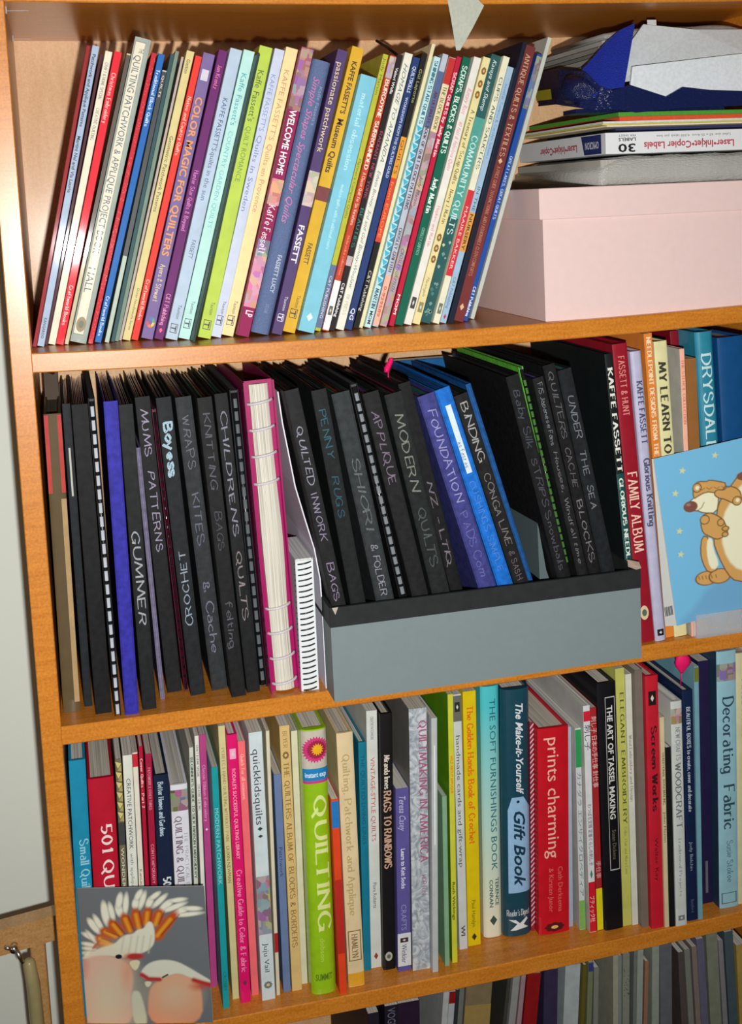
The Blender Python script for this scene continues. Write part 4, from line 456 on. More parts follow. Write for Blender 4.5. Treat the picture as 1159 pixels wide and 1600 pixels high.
(4, 'p', 66.71, 1.98, -130.73, -0.0437, 0.63, 28.17, 21, (125, 112, 105), 'pinkish-beige magazine left of the lavender one', [], [], {}),
(4, 'p', 67.48, 2.02, -130.72, -0.0425, 0.91, 28.92, 21, (98, 95, 118), 'lavender grey magazine on the bottom row', [], [], {}),
(4, 'p', 68.73, 2.0, -130.7, -0.0368, 1.39, 29.26, 21, (120, 126, 108), 'thick pale sage folder on the bottom row', [], [], {}),
(4, 'p', 70.14, 2.0, -130.69, -0.0496, 0.6, 28.21, 21, (128, 124, 130), 'crumpled light grey magazine right of the thick sage folder', [], [], {}),
(4, 'p', 71.05, 2.0, -130.67, -0.0445, 1.08, 29.05, 21, (70, 86, 92), 'slate teal folder near the right end of the bottom row', [], [], {}),
(4, 'p', 72.28, 2.0, -130.66, -0.0351, 1.29, 27.16, 21, (165, 140, 70), 'yellow-cream folder at the right end of the bottom row', [], [], {}),
]

EXTRA_TEXT = {('Laser•Inkjet•Copier Labels','b'),('PER SHEET','n'),('LABELS','b'),('30','b'),('Label size: 63 x 25.4mm  4,500 labels per box','n'),('OMICRON','b'),('Laser•Inkjet•Copier','b')}
# ---------------------------------------------------------------- books
def spine_curve(kind, t): return {'r': .20, 'h': .06, 'p': 0}.get(kind, 0) * t
def placer(t, h, bulge, eps):
    """spine coordinates (a across -.5...5, s from the top 0..1) to local centimetres"""
    def f(a, s): return (a * t, -eps, h * (1 - s))
    return f
def ngon(n, ca, cs, ra, rs, ph=0): return [(ca + ra * math.cos(ph + 2 * math.pi * k / n), cs + rs * math.sin(ph + 2 * math.pi * k / n)) for k in range(n)]
def band(mb, P, Q, kind, s0, s1, c, t, h, seed):
    """flat printed patch: P places points on the spine, Q just above it"""
    rnd = random.Random(seed); m = mat(c, 'ink'); cs = (s0 + s1) / 2; L = (s1 - s0) * h; k = t / h
    def poly(pts, m, pl=P, layer=0): mb.add([(x, y - layer * .012, z) for x, y, z in (pl(a, s) for a, s in pts)], [tuple(range(len(pts)))], m)
    def grid(a0, a1, s0, s1, m, n=1):
        vs = []; 
        for i in range(n + 1):
            a = a0 + (a1 - a0) * i / n; vs += [P(a, s0), P(a, s1)]
        mb.add(vs, [(2 * i, 2 * i + 1, 2 * i + 3, 2 * i + 2) for i in range(n)], m)
    if kind == 'm': grid(-.5, .5, s0, s1, m)
    elif kind == 'P': grid(-.497, .497, s0, s1, mat_patch(c))
    elif kind == 'x': grid(-.1, .12, s0, s1, m)
    elif kind == 'j': grid(-.16, .2, s0, s1, m)
    elif kind == 'k':
        for i in range(int(L * 5)):
            a = rnd.uniform(-.45, .4); s = rnd.uniform(s0, s1); poly([(a, s), (a + .12, s), (a + .1, s + .08 / h), (a, s + .06 / h)], m)
    elif kind == 'l':
        grid(-.42, .22, s0, s1, m)
        d = mat('6e7468', 'ink'); w = .02
        for q in ([(-.42, s0), (-.40, s0), (-.40, s1), (-.42, s1)], [(.20, s0), (.22, s0), (.22, s1), (.20, s1)], [(-.42, s0), (.22, s0), (.22, s0 + .002), (-.42, s0 + .002)], [(-.42, s1 - .002), (.22, s1 - .002), (.22, s1), (-.42, s1)]): poly(q, d, P, 1)
    elif kind == 'o': poly(ngon(14, -.05, cs, .3, (s1 - s0) / 2), m); poly(ngon(10, -.05, cs, .17, (s1 - s0) / 4), mat('606a58', 'ink'), P, 1)
    elif kind in 'qTg':
        w = .3 if kind != 'g' else .4
        if kind == 'g':
            e = .06; f = .1 / h
            for q in ([(-w, s0), (w, s0), (w, s0 + f), (-w, s0 + f)], [(-w, s1 - f), (w, s1 - f), (w, s1), (-w, s1)], [(-w, s0), (-w + e, s0), (-w + e, s1), (-w, s1)], [(w - e, s0), (w, s0), (w, s1), (w - e, s1)]): poly(q, m)
        elif kind == 'q':
            poly([(-w, s0), (w, s0), (w, s1), (-w, s1)], m); poly([(-w * .45, cs), (0, s0 + (s1 - s0) * .25), (w * .45, cs), (0, s1 - (s1 - s0) * .25)], mat('d8d4c8', 'ink'), P, 1)
        else:
            e = .045; f = .07 / h
            for q in ([(-w, s0), (w, s0), (w, s0 + f), (-w, s0 + f)], [(-w, s1 - f), (w, s1 - f), (w, s1), (-w, s1)], [(-w, s0), (-w + e, s0), (-w + e, s1), (-w, s1)], [(w - e, s0), (w, s0), (w, s1), (w - e, s1)],
                      [(w * .35, s0 + 2 * f), (w * .65, s0 + 2 * f), (w * .65, s1 - 2 * f), (w * .35, s1 - 2 * f)], [(-w * .8, cs - f), (w * .5, cs - f), (w * .5, cs + f), (-w * .8, cs + f)]): poly(q, m)
    elif kind == 'd': poly([(-.2, cs), (0, s0), (.2, cs), (0, s1)], m)
    elif kind == 'w':
        for i, q in enumerate(('e8c838', 'e87830', 'd83848', '7a4a90', '3a70b8', '40a870')):
            a0 = i * math.pi / 3; pts = []
            for r, r2 in ((.36, 1), (.16, .45)):
                for t_ in ((0, .5, 1) if r > .3 else (1, .5, 0)): pts.append((r * math.cos(a0 + t_ * math.pi / 3), cs + (s1 - s0) / 2 * r2 * math.sin(a0 + t_ * math.pi / 3)))
            poly(pts, mat(q, 'ink'))
    elif kind == 'f':
        for i in range(8):
            a = i * math.pi / 4; poly(ngon(6, .22 * math.cos(a), cs + (s1 - s0) * .3 * math.sin(a), .12, (s1 - s0) * .16), m)
        poly(ngon(8, 0, cs, .12, (s1 - s0) * .16), mat('e0c070', 'ink'), P, 1)
    elif kind == 'L':
        for i in range(int(L * 2.4)):
            a = rnd.uniform(-.3, .3); s = rnd.uniform(s0, s1); r = rnd.uniform(.1, .2); q = rnd.choice(('6f9a92', '24484c', '9ab8a8', 'ced2a8', '507a80'))
            poly([(a - r, s), (a, s - r * k), (a + r, s), (a, s + r * k * 1.4)], mat(q, 'ink'), P, (i % 3))
    elif kind == 'Z':
        n = max(3, int(L / .9)); ds = (s1 - s0) / n
        for i in range(n):
            s = s0 + i * ds; poly([(-.48, s), (.48, s + ds * .2), (-.1, s + ds * .7)], m); poly([(.48, s + ds * .3), (.48, s + ds), (-.2, s + ds * .9)], mat(c, 'ink', .6))
    elif kind == 'X':
        n = max(3, int(L / .55)); ds = (s1 - s0) / n
        for i in range(n): s = s0 + i * ds; poly([(-.5, s + ds * .8), (.5, s), (.5, s + ds * .35), (-.5, s + ds * 1.15)], m)
    elif kind == 'F':
        grid(-.5, .5, s0, s1, mat('c8c0b0', 'ink')); 
        def star(n, r0, r1, cc, m, layer):
            pts = []
            for i in range(2 * n): r = r0 if i % 2 else r1; a = math.pi * i / n; pts.append((cc + r * math.cos(a), cs + r * k * math.sin(a)))
            poly([p for p in pts], m, lambda a, s: (lambda q: (q[0], q[1], q[2]))(P(max(-.5, min(.5, a)), max(s0, min(s1, s)))), layer)
        star(26, .46, .56, 0.03, mat('d2387a', 'ink'), 2); star(24, .34, .40, .06, mat('a01840', 'ink'), 3); star(14, .17, .27, .1, mat('f0b418', 'ink'), 4)
    elif kind == 't':
        poly([(-.2, s0), (.22, s0), (.48, s0 + .05), (.48, s1), (-.34, s1), (-.34, s0 + .05)], m); poly(ngon(8, .02, s0 + .018, .06, .006), mat('14323e', 'ink'), P, 1)
    elif kind == 'y':
        poly([(-.3, s1), (-.05, cs), (-.35, s0 + .005), (-.1, s0 + .008), (.05, cs - .002), (.3, s0), (.34, s0 + .01), (.18, cs + .004), (.36, s1 - .006), (.1, s1 - .004), (-.1, s1)], m)
    elif kind == 'G':
        w = .03; f = .12 / h
        for q in ([(-.12, s0), (.42, s0), (.42, s0 + f), (-.12, s0 + f)], [(-.12, s1 - f), (.42, s1 - f), (.42, s1), (-.12, s1)], [(-.12, s0), (-.12 + w, s0), (-.12 + w, s1), (-.12, s1)], [(.42 - w, s0), (.42, s0), (.42, s1), (.42 - w, s1)]): poly(q, m)
def lettering(mb, texts, t, h, bulge, eps):
    for tx in texts:
        s, s0, s1, c, st, size, off, fl = tx
        V, F, wd = glyphs(s, st)
        if not F: continue
        m = mat(c, 'chalk' if st == 'h' else 'ink'); vs = []
        cap = size * t * (.82 if st == 'h' else 1); L = (s1 - s0) * h
        if 'H' in fl: cap = L; L = size * 1.7 * t
        cap = min(cap, L / max(wd, .1) * (1.9 if st in 'nbiI' else 19)) if 'H' not in fl else cap
        for a, u, ly in V:
            if 'H' in fl: x = (a - .5) * L; z = h * (1 - s1) + u * cap
            elif 'U' in fl: x = -(u - .5) * cap + off * t; z = h * (1 - s1) + a * L
            else: x = (u - .5) * cap + off * t; z = h * (1 - s0) - a * L
            y = -eps - ly * .003
            vs.append((x, y, z))
        n = 3 if 'B' in fl else 1
        for i in range(n): mb.add([(x + .06 * i, y - .002 * i, z + .05 * i) for x, y, z in vs], F, m)
NAMES = {'p': 'softcover_book', 'h': 'hardback_book', 'r': 'hardback_book', 'b': 'display_folder', 'c': 'comb_bound_book', 'M': 'ring_folder', 'N': 'wire_notebook'}
GROUPS = {1: 'quilting books on the top shelf', 2: 'folders and books on the middle shelf', 3: 'craft books on the third shelf', 4: 'magazines and folders on the bottom row'}
PAGES = ['e8e4d8', 'ddd8c8', 'efece2', 'd6d2c6']
def curve(a, bulge): return bulge * (.35 * (2 * a) ** 2 + .65 * abs(2 * a) ** 5)
def drape(o, t, bulge):
    """bend a flat print round a rounded spine"""
    if bulge < .02: return o
    bm = bmesh.new(); bm.from_mesh(o.data); w = t * .01
    for k in range(1, 14):
        bmesh.ops.bisect_plane(bm, geom=bm.verts[:] + bm.edges[:] + bm.faces[:], plane_co=((k / 14 - .5) * w, 0, 0), plane_no=(1, 0, 0))
    for v in bm.verts: v.co.y += .01 * curve(max(-.5, min(.5, v.co.x / w)), bulge)
    bm.to_mesh(o.data); bm.free(); return o
def ucover(mb, t, h, d, c, bulge, m, z0=0, side=None):
    n = 14 if bulge > .02 else 1; e = min(.035, t * .1)
    out = [(t * (i / n - .5), curve(i / n - .5, bulge)) for i in range(n + 1)]
    if n == 1: out = [(-t / 2, e), (-t / 2 + e, 0), (t / 2 - e, 0), (t / 2, e)]
    inn = [(t / 2 - c, c + bulge), (-t / 2 + c, c + bulge)]
    prof = [(-t / 2, d)] + out + [(t / 2, d), (t / 2 - c, d)] + inn + [(-t / 2 + c, d)]
    # convex quads so that the U caps cleanly
    k = len(prof); vs = [(x, y, z0) for x, y in prof] + [(x, y, h) for x, y in prof]
    fs = [(i, (i + 1) % k, k + (i + 1) % k, k + i) for i in range(k)]
    o = len(out); A = 0; B1 = o + 1; C1 = o + 2; I0 = o + 3; I1 = o + 4; Z = o + 5
    for b_, fl in ((0, 1), (k, 0)):
        for f in ((A, 1, I1, Z), (B1, C1, I0, o), tuple(range(1, o + 1)) + (I0, I1)):
            f = tuple(q + b_ for q in f); fs.append(f[::-1] if fl else f)
    if side:
        A_ = [f for i, f in enumerate(fs) if i in (0, o)]; fs = [f for i, f in enumerate(fs) if i not in (0, o)]; mb.add(vs, A_, side)
    mb.add(vs, fs, m)
def make_book(rec, idx):
    row, kind, x, y, z, a, t, h, d, col, label, texts, bands, X = rec
    t -= .03
    rnd = random.Random(idx * 13 + 5)
    nm = NAMES[kind] if row < 4 else 'magazine'
    root = tag(empty(nm, W(x, y, z), (0, a, 0)), label + (', ' + {1: 'top shelf', 2: 'middle shelf', 3: 'third shelf', 4: ''}[row] if row < 4 and 'shelf' not in label and len(label.split()) < 13 else ''), 'folder' if kind in 'bM' else 'notebook' if kind == 'N' else 'magazine' if row == 4 else 'book', GROUPS[row])
    fin = 'cloth' if X.get('glit') else 'matt' if row == 4 else 'gloss' if kind in 'p' else 'foil' if kind in 'r' else 'gloss'
    bulge = spine_curve(kind, t); m = mat(col, fin)
    if kind in 'phr':
        if X.get('marble'): m = mat_marble()
        if X.get('grad'): m = mat_grad()
        c = min(.05, t * .16) if kind == 'p' else min(.26, t * .17); ins = .04 if kind == 'p' else .32
        mb = MB(); ucover(mb, t, h, d, c, bulge, m, 0, mat(X['side'], fin) if X.get('side') else None); mb.build('cover', root)
        mb = MB(); pc = rnd.choice(PAGES) if not X.get('mt') else X['mt']
        mb.box(-t / 2 + c + .005, t / 2 - c - .005, c + bulge + .02, d - (.05 if kind == 'p' else .35), ins, h - ins, mat_pages(pc)); mb.build('page_block', root)
        if X.get('file'):
            for sx in (-1, 1):
                mb = MB(); w = t * .24; x0 = sx * (t / 2 - w / 2)
                mb.box(x0 - w / 2, x0 + w / 2, -.06, -.01, h * .74, h - .1, mat('b8403a', 'matt')); mb.build('red_corner', root)
            mb = MB(); mb.box(t * .2, t * .5, -.05, -.01, 1, h * .72, mat('b09468', 'matt')); mb.build('worn_edge', root)
            mb = MB(); mb.loft([[(-.72 + .05 * k, 12 + yy, zz) for k, (yy, zz) in ((0, (0, h - 1)), (2, (.2, h - 1)), (2, (.2, h + 2.4)), (0, (0, h + 2.6)))], [(.3 + .02 * k, 12 + yy, zz) for k, (yy, zz) in ((0, (0, h - 1)), (2, (.2, h - 1)), (2, (.2, h + 2.2)), (0, (0, h + 2.2)))], [(.7, 12, h - 1), (.7, 12.3, h - 1), (.7, 12.3, h + 3.1), (.6, 12, h + 3)]], mat('4a3c30', 'matt')); mb.build('torn_flap', root)
    elif kind == 'b':
        c = .14; mb = MB(); ucover(mb, t, h, d, c, 0, mat(col, 'binder'))
        for sx in (-1, 1): mb.box(sx * (t / 2 - .12) - .03, sx * (t / 2 - .12) + .03, -.03, .01, .2, h - .2, mat(col, 'binder', .6))
        mb.build('cover', root)
        if not X.get('thin'):
            mb = MB(); n = max(3, int((t - .35) / .16)); cols = ['2a2c30', '3a3c42', '24282c', '50343c', '243c44', '44464a', '1c1c20', '35304a', '8a2848', '2a6a60', '5a4a90', 'a83838']
            if X.get('slv'): cols = [X['slv']]
            for i in range(n):
                xx = -t / 2 + .2 + (t - .4) * i / n; hh = h - rnd.uniform(.1, .45)
                mb.box(xx, xx + .05, .5, d - rnd.uniform(.2, 1.2), .4, hh, mat(rnd.choice(cols), 'plastic'))
            mb.build('plastic_sleeves', root)
            mb = MB(); mb.box(-t / 2 + .17, t / 2 - .17, .25, 1.3, .4, h - .6, mat('1a1a1c', 'plastic')); mb.build('sleeve_binding', root)
    elif kind == 'c':
        s0, s1, n, cc = X['comb']; c = .1
        mb = MB(); 
        for sx in (-1, 1): mb.box(sx * (t / 2 - c / 2) - c / 2, sx * (t / 2 - c / 2) + c / 2, .35, d, 0, h, mat(col, 'binder'))
        mb.build('cover', root)
        mb = MB(); mb.box(-t / 2 + c + .01, t / 2 - c - .01, .45, d - .2, .1, h - .1, mat_pages('4a4c50')); mb.build('page_block', root)
        mb = MB(); r = t * .42; mb.tube([(0, r + .05, .3), (0, r + .05, h - .3)], r, mat('17181b', 'plastic'), 10); mb.build('comb_spine', root)
        mb = MB(); L = (s1 - s0) * h / n; w = t * .5 * X.get('cw', 1) + .05
        prof = [(-w / 2, .12), (-w / 2 + .04, -.03), (0, -.07), (w / 2 - .04, -.03), (w / 2, .12)]
        mb.prism(prof, -L * .36, L * .36, mat(cc, 'plastic')); first = mb.build('comb_tooth', root, (0, 0, (h * (1 - s0) - L / 2) * .01))
        for i in range(1, n): instance(first, root, (0, 0, (h * (1 - s0) - L * (i + .5)) * .01))
    elif kind == 'M':
        mg = mat(col, 'plastic')
        mb = MB()
        for sx in (-1, 1): mb.loft([[(sx * (t / 2 - .02), .1, zz), (sx * (t / 2 - .16), .1, zz), (sx * (t / 2 - .16), 21, zz), (sx * (t / 2 - .02), 21, zz)] for zz in (0, h)], mg)
        mb.box(-t / 2 + .15, t / 2 - .15, 1.1, 1.3, 0, h, mg)
        mb.build('cover', root)
        rings = []
        for i in range(25):
            k = i / 24; zz = .2 + (h - .5) * k; w = t * (.30 + .04 * math.exp(-((k - .5) / .17) ** 2)); pr = 1.0 - .5 * math.exp(-((k - .5) / .17) ** 2)
            rings.append([(-w, 1.3, zz), (-w, pr - .35, zz), (-w * .6, pr - .6, zz), (0, pr - .7, zz), (w * .6, pr - .6, zz), (w, pr - .35, zz), (w, 1.3, zz)])
        mb = MB(); mb.loft(rings, mat_pages('e4dfd0'), smooth=False); mb.build('bulging_pages', root)
        ring = None
        for v in (628, 668, 708, 750, 944, 983, 1023, 1063):
            zz = h * (1 - (v - 596) / 484)
            if ring is None:
                mb = MB(); pts = [(t * .40 * math.cos(q), .9 - 1.05 * math.sin(q), .15 * math.cos(q)) for q in [math.pi * i / 10 for i in range(11)]]
                mb.tube(pts, .13, mat_clear('ring_plastic', (.95, .9, .93), .85), 8); ring = mb.build('clear_ring', root, (0, 0, zz * .01))
            else: instance(ring, root, (0, 0, zz * .01))
    elif kind == 'N':
        mb = MB(); mb.bbox(-t / 2 + .05, t / 2 - .05, .3, 9, 0, h, mat_pages('eef0ee'), .05); mb.build('page_block', root)
        mb = MB(); 
        for sx in (-1, 1): mb.box(sx * t / 2 - .03, sx * t / 2 + .03, .2, 9.2, 0, h, mat('d6d8da', 'card'))
        mb.box(-t / 2, t / 2, .06, .12, .0, h - .1, mat('e2e8ea', 'card'))
        mb.build('cover', root)
        mb = MB(); pts = [((t / 2 + .02) * math.cos(q), .6 - .75 * math.sin(q), -.12 + .12 * math.cos(q)) for q in [math.pi * i / 12 for i in range(13)]]
        mb.tube(pts, .075, mat('15171a', 'plastic'), 6); first = mb.build('wire_loop', root, (0, 0, .003)); n = 24
        for i in range(1, n): instance(first, root, (0, 0, (h * i / n + .3) * .01))
    if bands:
        mb = MB()
        for i, (s0, s1, k, c) in enumerate(bands):
            bb = MB(); band(bb, placer(t, h, bulge, .012 + (.05 if kind == 'b' else 0) + .004 * i), None, k, s0, s1, c, t, h, idx * 31 + i); drape(bb.build('spine_label' if k in 'mljt' else 'spine_picture' if k in 'PFZ' else 'spine_emblem', root), t, bulge)
    if texts:
        for tx in texts:
            mb = MB(); lettering(mb, [tx], t, h, bulge, .045 + (.05 if kind == 'b' else 0))
            if mb.f: drape(mb.build('spine_lettering', root), t, bulge)
    return root
def mat_marble():
    if 'marble' in MATS: return MATS['marble']
    m = bpy.data.materials.new('marbled_paper'); m.use_nodes = True; MATS['marble'] = m; nt = m.node_tree; b = nt.nodes['Principled BSDF']
    tc = nt.nodes.new('ShaderNodeTexCoord'); n = nt.nodes.new('ShaderNodeTexNoise'); n.inputs['Scale'].default_value = 70; n.inputs['Distortion'].default_value = 2.5; n.inputs['Detail'].default_value = 5
    r = nt.nodes.new('ShaderNodeValToRGB'); r.color_ramp.elements[0].position = .38; r.color_ramp.elements[1].position = .62; r.color_ramp.elements[0].color = (*lin('8e98a2'), 1); r.color_ramp.elements[1].color = (*lin('ccd0d4'), 1)
    nt.links.new(tc.outputs['Object'], n.inputs['Vector']); nt.links.new(n.outputs['Fac'], r.inputs['Fac']); nt.links.new(r.outputs['Color'], b.inputs['Base Color']); b.inputs['Roughness'].default_value = .35; return m
def mat_grad():
    m = bpy.data.materials.new('aqua_to_cream_print'); m.use_nodes = True; nt = m.node_tree; b = nt.nodes['Principled BSDF']
    tc = nt.nodes.new('ShaderNodeTexCoord'); sp = nt.nodes.new('ShaderNodeSeparateXYZ'); r = nt.nodes.new('ShaderNodeMapRange'); r.inputs['From Min'].default_value = 0.02; r.inputs['From Max'].default_value = .26
    mx = nt.nodes.new('ShaderNodeMix'); mx.data_type = 'RGBA'; mx.inputs['A'].default_value = (*lin('e4e2c8'), 1); mx.inputs['B'].default_value = (*lin('50c4cc'), 1)
    nt.links.new(tc.outputs['Object'], sp.inputs[0]); nt.links.new(sp.outputs['Z'], r.inputs['Value']); nt.links.new(r.outputs['Result'], mx.inputs['Factor']); nt.links.new(mx.outputs['Result'], b.inputs['Base Color']); b.inputs['Roughness'].default_value = .35; return m
prepare_fonts({(tx[0], tx[4]) for b in BOOKS for tx in b[11] if tx[4] in 'nbiI'} | EXTRA_TEXT)
for i, rec in enumerate(BOOKS): make_book(rec, i)

# ---------------------------------------------------------------- flat painted cards
def seg_dist(X, Y, pts, closed=True):
    d = np.full(X.shape, 1e9); n = len(pts)
    for i in range(n if closed else n - 1):
        x0, y0 = pts[i]; x1, y1 = pts[(i + 1) % n]; dx, dy = x1 - x0, y1 - y0; L = dx * dx + dy * dy + 1e-9
        k = np.clip(((X - x0) * dx + (Y - y0) * dy) / L, 0, 1); d = np.minimum(d, np.hypot(X - x0 - k * dx, Y - y0 - k * dy))
    return d
def inside(X, Y, pts):
    r = np.zeros(X.shape, bool); n = len(pts)
    for i in range(n):
        x0, y0 = pts[i]; x1, y1 = pts[(i + 1) % n]
        if y0 == y1: continue
        r ^= ((Y < y0) != (Y < y1)) & (X < (x1 - x0) * (Y - y0) / (y1 - y0) + x0)
    return r
class Paint:
    def __init__(s, X, Y, bg, px): s.X, s.Y, s.px = X, Y, px; s.C = np.zeros(X.shape + (3,)); s.C[:] = lin(bg)
    def put(s, cov, c): cov = np.clip(cov, 0, 1)[..., None]; s.C = s.C * (1 - cov) + cov * (np.array(lin(c)) if isinstance(c, str) else c)
    round = 0
    def leaf(s, a, b, w, c, soft=1):
        cx, cy = (a[0] + b[0]) / 2, (a[1] + b[1]) / 2; dx, dy = b[0] - a[0], b[1] - a[1]; L = math.hypot(dx, dy); dx /= L; dy /= L
        p = ((s.X - cx) * dx + (s.Y - cy) * dy) / (L * .62); q = (-(s.X - cx) * dy + (s.Y - cy) * dx) / (w / 2)
        s.put((1 - np.hypot(p, q)) * w / 2 / (s.px * soft) + .5, c)
    def poly(s, pts, c, soft=1, line=None, lw=4):
        for _ in range(s.round):
            o = []
            for (x0, y0), (x1, y1) in zip(pts, pts[1:] + pts[:1]): o += [(x0 * .75 + x1 * .25, y0 * .75 + y1 * .25), (x0 * .25 + x1 * .75, y0 * .25 + y1 * .75)]
            pts = o
        d = seg_dist(s.X, s.Y, pts); sd = np.where(inside(s.X, s.Y, pts), d, -d); s.put(sd / (s.px * soft) + .5, c)
        if line: s.put((lw - d) / s.px + .5, line)
    def stroke(s, pts, w, c, soft=1, taper=0):
        d = seg_dist(s.X, s.Y, pts, False); s.put((w / 2 - d) / (s.px * soft) + .5, c)
    def ell(s, cx, cy, rx, ry, c, soft=1, line=None):
        q = (1 - np.hypot((s.X - cx) / rx, (s.Y - cy) / ry)) * min(rx, ry); s.put(q / (s.px * soft) + .5, c)
        if line: s.put((3.5 - abs(q)) / s.px + .5, line)
def card(name, label, w, h, nx, ny, tl, tr, bl, paint, loc, rot, y0=0, thick=.06):
    """a stiff card; tl/tr/bl are where its corners lie on the drawing sheet"""
    u, v = np.meshgrid(np.linspace(0, 1, nx), np.linspace(0, 1, ny))
    X = tl[0] + u * (tr[0] - tl[0]) + v * (bl[0] - tl[0]); Y = tl[1] + u * (tr[1] - tl[1]) + v * (bl[1] - tl[1])
    P = paint(X, Y, abs(tr[0] - tl[0]) / nx)
    root = tag(empty(name, loc, rot), label, 'card')
    mb = MB(); mb.box(0, w, .02, thick, 0, h, mat('dcdcd4', 'card')); mb.build('card_board', root)
    me = bpy.data.meshes.new('printed_picture')
    vs = [(a * w * .01, 0, (1 - b) * h * .01) for a, b in zip(u.ravel(), v.ravel())]
    fs = [(j * nx + i, (j + 1) * nx + i, (j + 1) * nx + i + 1, j * nx + i + 1) for j in range(ny - 1) for i in range(nx - 1)]
    me.from_pydata(vs, [], fs); at_ = me.color_attributes.new('paint', 'FLOAT_COLOR', 'POINT')
    at_.data.foreach_set('color', np.concatenate([P.C.reshape(-1, 3), np.ones((nx * ny, 1))], 1).astype(np.float32).ravel())
    m = bpy.data.materials.new('printed_card'); m.use_nodes = True; nt = m.node_tree; b = nt.nodes['Principled BSDF']
    ca = nt.nodes.new('ShaderNodeVertexColor'); ca.layer_name = 'paint'; nt.links.new(ca.outputs['Color'], b.inputs['Base Color']); b.inputs['Roughness'].default_value = .4
    me.materials.append(m); o = bpy.data.objects.new('printed_picture', me); COL.objects.link(o); o.parent = root
    return root
def cockatoos(X, Y, px):
    P = Paint(X, Y, '6a7074', px); P.round = 2; wf = 'e6e6d2'
    for a, b, w in (((262, 455), (190, 355), 40), ((285, 430), (232, 328), 30), ((322, 380), (298, 222), 42), ((372, 350), (345, 232), 30), ((425, 320), (405, 230), 40), ((410, 250), (425, 148), 36), ((462, 300), (470, 160), 30),
                    ((535, 262), (545, 190), 38), ((545, 190), (580, 122), 32), ((575, 258), (608, 145), 30), ((632, 255), (660, 180), 36), ((655, 190), (715, 142), 28), ((680, 250), (762, 168), 30), ((735, 280), (810, 212), 40), ((810, 212), (908, 200), 26), ((765, 292), (900, 238), 30),
                    ((845, 315), (930, 275), 36), ((920, 278), (1022, 282), 28), ((860, 335), (1020, 320), 24), ((245, 520), (152, 468), 30), ((240, 540), (180, 458), 22), ((232, 570), (145, 548), 24), ((228, 600), (150, 588), 22), ((222, 630), (148, 628), 22), ((205, 655), (150, 672), 20), ((195, 620), (160, 655), 26)):
        P.leaf(a, b, w * 1.35 + 7, '9a9c8e', 3); P.leaf(a, b, w * 1.3, wf, 3)
    S = ((250, 575, 235, 560), (350, 560, 262, 545), (330, 545, 250, 500), (390, 500, 285, 440), (430, 480, 352, 370), (500, 455, 450, 320), (565, 430, 535, 282), (622, 400, 632, 275), (690, 405, 725, 290), (705, 500, 835, 322), (700, 530, 740, 440))
    for x0, y0, x1, y1 in S: P.leaf((x0, y0), (x1, y1), 84, 'b8501c', 4)
    for x0, y0, x1, y1 in S[1:10]: P.stroke([(x0, y0), (x0 + (x1 - x0) * .75, y0 + (y1 - y0) * .75)], 26, 'e09a28', 5)
    for x0, y0, x1, y1 in S[2:10]: P.stroke([(x0 + 30, y0 - 5), (x1 + 34, y1 + 8)], 7, '8a3416', 3)
    P.poly([(240, 610), (330, 560), (420, 560), (380, 600), (250, 650)], 'e2c870', 6)
    P.poly([(135, 690), (230, 605), (380, 565), (420, 515), (470, 482), (520, 482), (560, 440), (600, 440), (622, 400), (642, 376), (670, 390), (686, 460), (686, 560), (650, 612), (600, 640), (480, 680), (420, 670), (300, 655)], 'dcdcc6', 3)
    for x in (432, 490, 540, 585, 640): P.stroke([(x, 640), (x + 20, 500)], 6, 'b8baa6', 5)
    P.poly([(120, 720), (180, 665), (300, 648), (420, 680), (480, 722), (518, 800), (525, 900), (505, 1000), (530, 1270), (150, 1270), (120, 900)], 'd6a594', 5)
    P.ell(320, 1050, 190, 320, 'cfc5a8', 70); P.stroke([(150, 720), (140, 820)], 40, 'c88478', 18); P.ell(480, 800, 30, 90, 'd29a78', 18)
    P.ell(535, 668, 72, 27, 'b03030', 4); P.poly([(488, 705), (580, 697), (568, 760), (542, 792), (512, 765)], 'd8d2ac', 2); P.ell(414, 667, 26, 19, '1c1a1a', 1)
    P.poly([(505, 970), (560, 955), (590, 1000), (650, 1270), (530, 1270)], 'c6ccb2', 4)
    P.poly([(640, 960), (700, 885), (800, 830), (900, 822), (985, 870), (1045, 930), (1062, 1270), (640, 1270)], 'dc9874', 4); P.ell(840, 1000, 130, 130, 'd0b494', 60)
    P.poly([(578, 800), (640, 725), (740, 700), (850, 715), (950, 775), (1040, 838), (1120, 890), (1110, 915), (980, 872), (880, 818), (800, 832), (720, 872), (640, 872), (590, 850)], 'd4d6c4', 3)
    P.stroke([(590, 825), (640, 862), (725, 868)], 36, 'ac3230', 4); P.stroke([(985, 880), (1050, 905), (1110, 925)], 36, 'b02c24', 5); P.ell(1030, 935, 40, 20, 'b83c28', 14)
    P.poly([(608, 880), (672, 885), (648, 930), (624, 930)], 'd6d2b0', 2); P.stroke([(748, 852), (786, 830)], 13, '1c1a18', 1)
    P.C *= (1 + .05 * np.sin(X * .9) * np.sin(Y * 1.1))[..., None]
    return P
A0, A1 = at(120, 1390, 3.4), at(319, 1388, -.45)
cw_ = math.hypot(A1[0] - A0[0], 3.85); cz = zsh(3, 6) + .03
card('greeting_card', 'grey greeting card painted with two pink cockatoos, propped at the left of the third shelf', cw_, A1[1] - cz + .25, 210, 250, (95, 85), (1055, 95), (95 + .07 * 1150, 1235), cockatoos, W(A0[0], 3.4, cz), (0, 0, -math.atan2(3.85, A1[0] - A0[0])))
